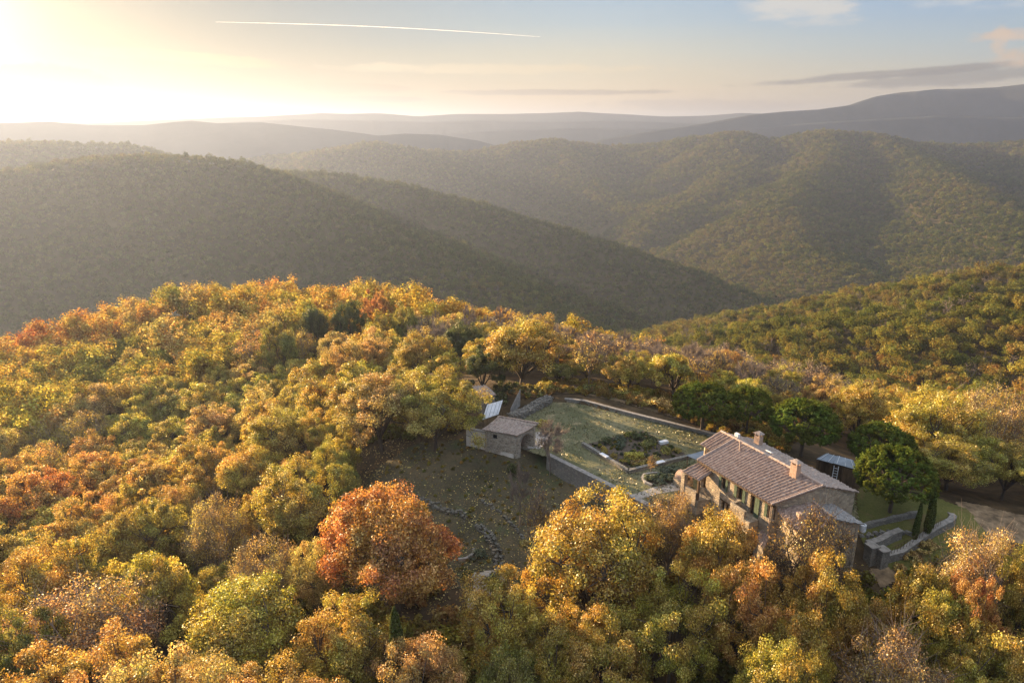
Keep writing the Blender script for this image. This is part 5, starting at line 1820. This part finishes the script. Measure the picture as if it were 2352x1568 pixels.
# ---- shrubs
SH = [(1140, 895, 96, 1.8, 1.8, 'dark', 'dark evergreen bush between outbuilding and leaning board'), (1215, 900, 99, 2.0, 1.9, 'green', 'green bush under the round orange oak by the rubble wall'), (1165, 880, 100, 1.9, 1.9, 'dark', 'dark bush under the round orange oak, left'), (1255, 893, 101, 1.7, 1.6, 'olive', 'olive bush at the far corner where lawn and rubble wall meet'), (460, 985, 96, 2.2, 2.6, 'red', 'dark red shrub in a gap of the hillside wood'), (425, 1100, 82, 1.6, 2.0, 'rust', 'small rust red shrub in the lower hillside wood'),
      (1180, 1020, 77.5, .8, 1.9, 'dark', 'dark ivy bush on the corner of the small barn'), (1245, 945, 88, 1.2, 1.1, 'olive', 'olive bush behind the barn gable'),
      (1430, 905, 99, 1.6, 1.6, 'olive', 'olive bush beyond the far boundary wall, left'), (1510, 925, 94.5, 1.5, 1.7, 'tan', 'dry straw coloured bush beyond the boundary wall'),
      (1545, 930, 93, 1.3, 1.5, 'pinkish', 'pinkish dry bush beyond the boundary wall'), (1470, 925, 97, 1.0, 1.2, 'brown', 'small brown bush behind the far boundary wall'),
      (1595, 960, 91, 1.2, 1.3, 'yellow', 'yellowish bush under the leftmost pine'), (1360, 893, 101, 1.8, 1.2, 'green', 'low green bush behind the far wall corner'),
      (1400, 900, 100, 1.3, 1.2, 'dark', 'dark green bush behind the far wall'), (1735, 1190, 63.5, 1.3, 1.8, 'green', 'green climber on the entrance terrace of the farmhouse'),
      (2105, 1225, 61, 1.0, 1.0, 'brown', 'brown leafed bush inside the driveway walls'), (2080, 1240, 60, .8, .8, 'tan', 'tan bush on the middle driveway wall'), (2140, 1210, 62, 1.1, .9, 'pinkish', 'pale pinkish bush near the tall cypress'),
      (1130, 1290, 61.5, .9, 1.0, 'blue', 'grey green bush on the bulging terrace wall'), (1100, 1215, 65.5, .9, .9, 'blue', 'grey green bush at the top of the bulging terrace wall'),
      (1075, 1255, 62, .6, 1.3, 'dark', 'small dark conical bush inside the stone ring'), (1145, 1330, 58.8, .8, .9, 'blue', 'grey green bush at the foot of the bulging wall'),
      (1010, 1180, 68, .9, .7, 'dark', 'dark bush on the ragged terrace wall'), (960, 1150, 70.5, .9, .7, 'green', 'green bush at the upper end of the ragged terrace wall'),
      (1240, 1200, 64.5, 1.0, .7, 'brown', 'brown bush on the overgrown upper terrace wall'), (1205, 1165, 66.5, .7, .6, 'tan', 'tan weeds on the upper terrace wall'),
      (1275, 1225, 62.8, 1.1, .8, 'brown', 'brown weeds at the lower end of the upper terrace wall')]
for u, v, y, R, h, col, lab in SH:
    q = at_y(u, v, y)
    zt = tz(q[0], q[1])
    if inside(YARD, np.array([q[0]]), np.array([q[1]]))[0]:
        zt = 0.0
    plant('shrub', 'shrub%d' % rng.integers(0, 3), q[0], q[1], zt - .05, R, h, col, lab, 'shrub', jit=.05)
# vegetables and beds
VG = [(.88, .30, 1.0, 1.0, 'dark', 'dark leafy vegetable clump in the left corner of the plot'), (.86, .52, 1.1, .9, 'blue', 'blue green cabbage row along the left of the plot'), (.70, .40, .9, .7, 'blue', 'blue green leafy clump near the plot path'),
      (.80, .80, 1.3, 1.3, 'dark', 'tall dark vegetable clump at the back corner of the plot'), (.62, .85, 1.4, 1.1, 'dark', 'dark bushy clump at the back of the plot'), (.55, .72, 1.3, .9, 'green', 'broad green clump behind the plot path'), (.93, .72, .9, 1.0, 'green', 'green tuft at the far edge of the plot'),
      (.20, .12, .8, 1.3, 'green', 'green bush in the front corner of the plot'), (.44, .10, .6, .9, 'olive', 'olive bush beside the left stone edging'), (.62, .08, .6, 1.2, 'yellow', 'yellowish bush by the left stone edging'), (.25, .80, 1.0, 1.0, 'green', 'round bush at the right end of the plot'),
      (.20, .95, .7, .7, 'olive', 'small olive bush in the right corner of the plot')]
for s, t, R, h, col, lab in VG:
    q = bq(s, t)
    plant('vegetable_plant', 'shrub%d' % rng.integers(0, 3), q[0], q[1], .12, R * .78, h * .75, col, lab, 'vegetable plant', 'plants in the vegetable plot', jit=.05)
# clipped hedge block and rows
hg = MB()
hq = [bq(.36, .26), bq(.28, .47)]
r3 = np.random.default_rng(5)


def hedge(a, b, wdt, hgt, label, col, name='hedge', nl=2600):
    a, b = np.array(a, float), np.array(b, float)
    d = (b - a)[:2]
    Ln = np.linalg.norm(d)
    d = d / Ln
    nn = np.array([-d[1], d[0]])
    P = r3.random((nl, 3))
    side = r3.integers(0, 5, nl)
    P[side == 0, 2] = 1
    P[side == 1, 1] = 0
    P[side == 2, 1] = 1
    P[side == 3, 0] = 0
    P[side == 4, 2] = 1
    nr = np.zeros((nl, 3))
    nr[:, 2] = (P[:, 2] == 1) * 1.0
    nr[:, :2] += nn[None] * ((P[:, 1] == 1) * 1.0 - (P[:, 1] == 0) * 1.0)[:, None]
    W3 = np.column_stack([(P[:, :1] * Ln) * d + ((P[:, 1:2] - .5) * wdt) * nn, P[:, 2] * hgt]) + r3.normal(size=(nl, 3)) * .05
    nr += r3.normal(size=(nl, 3)) * .6
    nr /= np.linalg.norm(nr, axis=1)[:, None]
    lv, lf = leaf_quads(W3, nr, .13, r3)
    me = np_mesh(name, lv, lf, 4, M['leaf'], False, {'rnd': np.repeat(r3.random(nl), 4)})
    o = link(name, me, None, (a[0], a[1], a[2]))
    o.color = (*COL[col][0], COL[col][1])
    return tag(o, label, 'hedge' if name == 'hedge' else 'plant row')


hedge(bq(.36, .22) + (0, 0, .12), bq(.24, .42) + (0, 0, .12), .9, .6, 'bright green clipped hedge block in the vegetable plot', 'yellow')
for k in range(4):
    hedge(bq(.05 + .05 * k, .18) + (0, 0, .12), bq(.05 + .05 * k, .60), .22, .22, ['brown crop row nearest the front stone edging', 'second crop row from the front stone edging', 'third crop row from the front stone edging', 'innermost of the crop rows by the front edging'][k], 'brown', 'crop_row', 500)
for (s, t), lab in [((.97, .0), 'pale stone slab on the left corner of the bed edging')][:0]:
    pass
for (s, t, l, lab) in [(.50, -.01, 1.3, 'pale stone slab lying on the left bed edging'), (-.01, .47, 1.5, 'pale stone slab lying on the front bed edging'), (.52, .98, 1.2, 'white stone bench slab at the far right of the plot')]:
    q = bq(s, t)
    dirv = (bL - bF)[:2] if t < .1 else (bR - bF)[:2]
    MBs = MB().box((q[0], q[1], .463 if min(s, t) < 0 else .14), dirv, (l, .55, .10 if min(s, t) < 0 else .35))
    tag(MBs.build('stone_slab', M['white']), lab, 'stone slab', 'pale stone slabs round the plot')
# rounded lavender bed before the house
ovp = [at_z(*h2(*p), 0) for p in [(1850, 1095), (1870, 1065), (1960, 1050), (2060, 1060), (2140, 1085), (2150, 1130), (2050, 1150), (1940, 1165), (1880, 1140)]]
flat_sheet('soil', ovp, .08, .2, M['soil'], .05)
rubble('bed_edging', 'low curved stone edging of the rounded shrub bed near the porch', 'edging', ovp[7:] + ovp[:4], .3, 0, M['coping'], top_of=.26, base=0, rag=.04)
for p, R, h, lab in [((1920, 1105), .8, .7, 'grey green lavender mound at the left of the rounded bed'), ((2010, 1100), .8, .7, 'grey green lavender mound in the middle of the rounded bed'), ((2090, 1105), .9, .8, 'grey green lavender mound at the right of the rounded bed'), ((2020, 1140), .7, .5, 'low lavender mound at the front of the rounded bed'),
                     ((2140, 1040), 1.1, .9, 'green lavender mound behind the rounded bed'), ((2060, 1045), .9, .8, 'dark shrub mound behind the rounded bed')]:
    q = at_z(*h2(*p), .08)
    plant('lavender', 'shrub%d' % rng.integers(0, 3), q[0], q[1], .05, R, h, 'blue', lab, 'shrub', 'lavender mounds by the porch', jit=.05)


# ------------------------------------------------------------------ woods on the further slopes (uncountable): one object each, trees as instances
def lod_tree(seed, nleaf, size, K=16, stem=True):
    r = np.random.default_rng(seed)
    P, d = crown_clusters(r, K, 3.2, 4.6, 3.3, .35)
    k = r.integers(0, len(P), nleaf)
    u = r.normal(size=(nleaf, 3)); u /= np.linalg.norm(u, axis=1)[:, None]
    L = P[k] + u * (1.25 * r.random(nleaf) ** .4)[:, None]
    nr = u * .8 + d[k] * .6 + r.normal(size=L.shape) * .4 + np.array([0, 0, .3])
    nr /= np.linalg.norm(nr, axis=1)[:, None]
    lv, lf = leaf_quads(L, nr, size, r)
    return np_mesh('wood_tree', lv, lf, 4, M['leaf_far'], False, {'rnd': np.repeat(r.random(nleaf), 4)})


def lod_bare(seed):
    (_, (tv, tf)) = bare(seed, H=8, R=3.0, K=22, tw=9)
    return np_mesh('wood_bare', tv, tf, 4, M['bark_pale'], True)


def wood(name, pts, protos, pick, tint, scale):
    col = bpy.data.collections.new(name + '_kinds')
    for i, m in enumerate(protos):
        o = bpy.data.objects.new('kind_%02d' % i, m)
        col.objects.link(o)
    me = bpy.data.meshes.new(name)
    n_ = len(pts)
    me.vertices.add(n_)
    me.vertices.foreach_set('co', np.ascontiguousarray(pts, dtype=np.float32).ravel())
    for nm, typ, dat in (('pick', 'INT', pick.astype(np.int32)), ('size', 'FLOAT', scale.astype(np.float32)), ('turn', 'FLOAT', (rng.random(n_) * 6.28).astype(np.float32))):
        a = me.attributes.new(nm, typ, 'POINT')
        a.data.foreach_set('value', dat)
    a = me.attributes.new('tint', 'FLOAT_COLOR', 'POINT')
    a.data.foreach_set('color', np.ascontiguousarray(np.column_stack([tint, np.ones(n_)]), dtype=np.float32).ravel())
    o = link(name, me)
    tag(o, kind='stuff')
    g = bpy.data.node_groups.new(name + '_scatter', 'GeometryNodeTree')
    g.interface.new_socket('Geometry', in_out='INPUT', socket_type='NodeSocketGeometry')
    g.interface.new_socket('Geometry', in_out='OUTPUT', socket_type='NodeSocketGeometry')
    N = g.nodes
    gi, go = N.new('NodeGroupInput'), N.new('NodeGroupOutput')
    iop = N.new('GeometryNodeInstanceOnPoints')
    ci = N.new('GeometryNodeCollectionInfo')
    ci.inputs['Collection'].default_value = col
    ci.inputs['Separate Children'].default_value = True
    ci.inputs['Reset Children'].default_value = True
    iop.inputs['Pick Instance'].default_value = True

    def attr(nm, t):
        k = N.new('GeometryNodeInputNamedAttribute')
        k.data_type = t
        k.inputs['Name'].default_value = nm
        return k.outputs['Attribute']
    cx_ = N.new('ShaderNodeCombineXYZ')
    g.links.new(attr('turn', 'FLOAT'), cx_.inputs[2])
    g.links.new(gi.outputs[0], iop.inputs['Points'])
    g.links.new(ci.outputs[0], iop.inputs['Instance'])
    g.links.new(attr('pick', 'INT'), iop.inputs['Instance Index'])
    g.links.new(cx_.outputs[0], iop.inputs['Rotation'])
    g.links.new(attr('size', 'FLOAT'), iop.inputs['Scale'])
    g.links.new(iop.outputs[0], go.inputs[0])
    md = o.modifiers.new('scatter', 'NODES')
    md.node_group = g
    return o


def scatter(d0, d1, spacing, seed, a0=-.70, a1=.68):
    """jittered points in a ring sector, culled to what the hills leave visible"""
    r = np.random.default_rng(seed)
    out = []
    d = d0
    while d < d1:
        sp = spacing(d)
        n_ = int((a1 - a0) * d / sp)
        a = np.linspace(a0, a1, n_) + r.normal(size=n_) * sp / d * .33
        dd = d + r.normal(size=n_) * sp * .33
        out.append(np.column_stack([dd * np.sin(a), dd * np.cos(a)]))
        d += sp * .92
    P = np.concatenate(out)
    z = terrain(P[:, 0], P[:, 1])
    k = seen(P[:, 0], P[:, 1], z, 11) & (np.hypot(P[:, 0], P[:, 1]) > np.interp(np.arctan2(P[:, 0], P[:, 1]), _kaz, _kr) + 12)
    return np.column_stack([P, z - .3])[k], r


def wood_tints(P, r, table, sc):
    n1 = fbm(P[:, 0] / sc, P[:, 1] / sc, 4) * 1.3 + .5 + r.normal(size=len(P)) * .22
    keys = np.array([t[0] for t in table])
    cols = np.array([COL[t[1]][0] for t in table])
    i = np.clip(np.searchsorted(keys, n1), 0, len(table) - 1)
    c = cols[i] * (1 + .16 * r.normal(size=len(P)))[:, None]
    return np.clip(c, .01, .6)


near_k = [lod_tree(600 + i, 1100, .42, K=20) for i in range(4)] + [lod_bare(640), lod_bare(641)]
far_k = [lod_tree(650 + i, 260, .72, K=14) for i in range(4)]
P, r = scatter(105, 640, lambda d: 5.0 if d < 330 else 5.4, 31)
right = P[:, 0] > 20
tint = np.where(right[:, None], wood_tints(P, r, [(.36, 'green'), (.56, 'olive'), (.68, 'brown'), (.82, 'gold'), (.95, 'orange'), (9, 'rust')], 90) * .85, wood_tints(P, r, [(.35, 'green'), (.55, 'olive'), (.8, 'brown'), (9, 'tan')], 90))
du = np.hypot(P[:, 0], P[:, 1])
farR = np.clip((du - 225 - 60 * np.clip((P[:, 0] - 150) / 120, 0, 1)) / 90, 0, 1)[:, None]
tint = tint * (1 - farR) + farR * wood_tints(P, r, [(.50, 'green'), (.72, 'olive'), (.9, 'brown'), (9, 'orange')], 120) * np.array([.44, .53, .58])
pick = np.where(r.random(len(P)) < .10, r.integers(4, 6, len(P)), r.integers(0, 4, len(P)))
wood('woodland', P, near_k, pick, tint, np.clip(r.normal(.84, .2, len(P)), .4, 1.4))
print('near wood', len(P))
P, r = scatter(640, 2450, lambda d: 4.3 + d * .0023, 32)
tint = wood_tints(P, r, [(.42, 'green'), (.66, 'olive'), (.86, 'brown'), (9, 'tan')], 160) * np.array([.33, .42, .52])  # leaf tint darkened and cooled: shade of the far slopes put into the colour
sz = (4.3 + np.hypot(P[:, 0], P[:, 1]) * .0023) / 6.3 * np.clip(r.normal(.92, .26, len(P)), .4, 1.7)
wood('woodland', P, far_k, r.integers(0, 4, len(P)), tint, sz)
print('far wood', len(P))
if REST:
    RP = np.array([(t[0], t[1], t[2]) for t in REST])
    tint = np.array([COL[wood_colour(t[0], t[1], t[5], t[6])][0] for t in REST])
    wood('woodland', RP, [lod_tree(700 + i, 2600, .34, K=30) for i in range(4)], r2.integers(0, 4, len(RP)), tint, np.array([t[3] / 3.2 for t in REST]))
    print('rest', len(REST))

# undergrowth below the trees and fallen leaves: nobody could count them
def lod_bush(seed):
    (lv, lf, rn), _ = shrub(seed, 420, 1.0, 1.2, .22)
    return np_mesh('undergrowth_bush', lv, lf, 4, M['leaf_far'], False, {'rnd': rn})


r4 = np.random.default_rng(77)
aa_, dd_ = r4.uniform(-.85, .82, 9000), np.sqrt(r4.uniform(34 ** 2, 225 ** 2, 9000))
ux, uy = dd_ * np.sin(aa_), dd_ * np.cos(aa_)
uz = terrain(ux, uy)
uu_, uv_, _d = project(np.column_stack([ux, uy, uz]))
kp = ~inside(CLEAR, ux, uy) & ~inside(YARD, ux, uy) & ~inside(VERGE, ux, uy) & ~inside(ROAD, ux, uy) & seen(ux, uy, uz, 6) & (uu_ > -150) & (uu_ < 2500)
kp &= ~((uu_ > 1480) & (uu_ < 2060) & (uv_ > 1010) & (uv_ < 1330))
UP = np.column_stack([ux, uy, uz - .1])[kp]
tint = wood_tints(UP, r4, [(.42, 'green'), (.62, 'olive'), (.82, 'brown'), (9, 'tan')], 30) * .75
wood('undergrowth', UP, [lod_bush(800 + i) for i in range(3)], r4.integers(0, 3, len(UP)), tint, r4.uniform(.7, 1.7, len(UP)))
# rough weeds beyond the far wall and on the garden slope
for poly, nb, sc, tb in ((VERGE, 420, (.35, .95), [(.40, 'olive'), (.6, 'brown'), (.85, 'tan'), (9, 'pinkish')]), (GARDEN, 330, (.12, .34), [(.40, 'green'), (.6, 'olive'), (.85, 'brown'), (9, 'tan')])):
    PB = np.array(poly)[:, :2]
    q = r4.uniform(PB.min(0), PB.max(0), (nb * 3, 2))
    q = q[inside(PB, q[:, 0], q[:, 1]) & ~inside(YARD, q[:, 0], q[:, 1])][:nb]
    WP = np.column_stack([q, terrain(q[:, 0], q[:, 1])])
    wood('weeds', WP, [lod_bush(820 + i) for i in range(3)], r4.integers(0, 3, len(WP)), wood_tints(WP, r4, tb, 6) * .7, r4.uniform(*sc, len(WP)))
PB = np.array([bL, bF, bR, bB])[:, :2]
q = r4.uniform(PB.min(0), PB.max(0), (500, 2))
q = q[inside(PB, q[:, 0], q[:, 1])]
q = q[fbm(q[:, 0] / 2.2, q[:, 1] / 2.2, 3) + .12 * r4.normal(size=len(q)) > -.04]
WP = np.column_stack([q, np.full(len(q), .10)])
wood('weeds', WP, [lod_bush(830 + i) for i in range(3)], r4.integers(0, 3, len(WP)), wood_tints(WP, r4, [(.45, 'dark'), (.7, 'blue'), (.85, 'green'), (9, 'olive')], 3) * .8, r4.uniform(.14, .34, len(WP)))
PB = np.array(GARDEN)[:, :2]
q = r4.uniform(PB.min(0) - 3, PB.max(0) + 3, (16000, 2))
q = q[~inside(YARD, q[:, 0], q[:, 1])]
q = q[fbm(q[:, 0] / 4, q[:, 1] / 4, 3) + r4.normal(size=len(q)) * .15 > -.02]
LP = np.column_stack([q, terrain(q[:, 0], q[:, 1]) + .16])
nr = r4.normal(size=LP.shape) * .35 + np.array([0, 0, 1.0])
nr /= np.linalg.norm(nr, axis=1)[:, None]
lv, lf = leaf_quads(LP, nr, .15, r4)
o = link('fallen_leaves', np_mesh('fallen_leaves', lv, lf, 4, M['leaf'], False, {'rnd': np.repeat(r4.random(len(LP)), 4)}))
o.color = (*COL['tan'][0], .2)
tag(o, kind='stuff')
# grass tufts standing in the lawn
PB = np.array(YARD)
q = r4.uniform(PB.min(0), PB.max(0), (26000, 2))
q = q[inside(YARD, q[:, 0], q[:, 1])]
bedp = [tuple(c[:2]) for c in (bL, bF, bR, bB)]
q = q[~inside(bedp, q[:, 0], q[:, 1])]
q = q[fbm(q[:, 0] / 5, q[:, 1] / 5, 3) + r4.normal(size=len(q)) * .2 > .0]
LP = np.column_stack([q, np.full(len(q), .07)])
a_ = r4.random(len(q)) * 6.28
nr = np.column_stack([np.cos(a_), np.sin(a_), .5 + .5 * r4.random(len(q))])
nr /= np.linalg.norm(nr, axis=1)[:, None]
lv, lf = leaf_quads(LP, nr, .17, r4)
o = link('grass', np_mesh('grass', lv, lf, 4, M['leaf'], False, {'rnd': np.repeat(r4.random(len(LP)), 4)}))
o.color = (.17, .165, .085, .4)
tag(o, kind='stuff')

# contrail high in the sky, far beyond the haze
def sky_pt(u, v, d):
    r = ray(u, v)
    return np.array([0, 0, CAM_H]) + r / np.linalg.norm(r) * d


ct = MB()
a, b = sky_pt(495, 51, 40000), sky_pt(1240, 85, 40000)
K_ = 24
for i in range(K_):
    f0, f1 = i / K_, (i + 1) / K_
    rr = lambda t: 5 + 10 * min(1, t * 5) * min(1, (1 - t) * 2.2)
    bow = lambda t: np.array([0, 0, 120 * math.sin(math.pi * t)])
    ct.tube(a + (b - a) * f0 + bow(f0), a + (b - a) * f1 + bow(f1), rr(f0), rr(f1), 8)
cm, n = new_mat('contrail_ice')
n.n('ShaderNodeOutputMaterial', {'Surface': n.n('ShaderNodeMixShader', {0: .45, 1: n.n('ShaderNodeBsdfTransparent'), 2: n.n('ShaderNodeMixShader', {0: .6, 1: n.n('ShaderNodeBsdfDiffuse', {'Color': (.9, .9, .9)}), 2: n.n('ShaderNodeBsdfTranslucent', {'Color': (.9, .9, .9)})})})})
tag(ct.build('contrail', cm, None, True), 'long thin white contrail across the upper sky', 'contrail')

# ------------------------------------------------------------------ haze
HAZE = 0.00020
hz = MB()
hz.hexa([(-9500, -300, -260), (9500, -300, -260), (9500, 11500, -260), (-9500, 11500, -260)], [(-9500, -300, 214), (9500, -300, 214), (9500, 11500, 214), (-9500, 11500, 214)])
hm, n = new_mat('haze_air')
n.n('ShaderNodeOutputMaterial', {'Volume': n.n('ShaderNodeVolumePrincipled', {'Color': (.29, .35, .50), 'Density': HAZE, 'Anisotropy': .45})})
ho = hz.build('haze', hm)
tag(ho, kind='stuff')
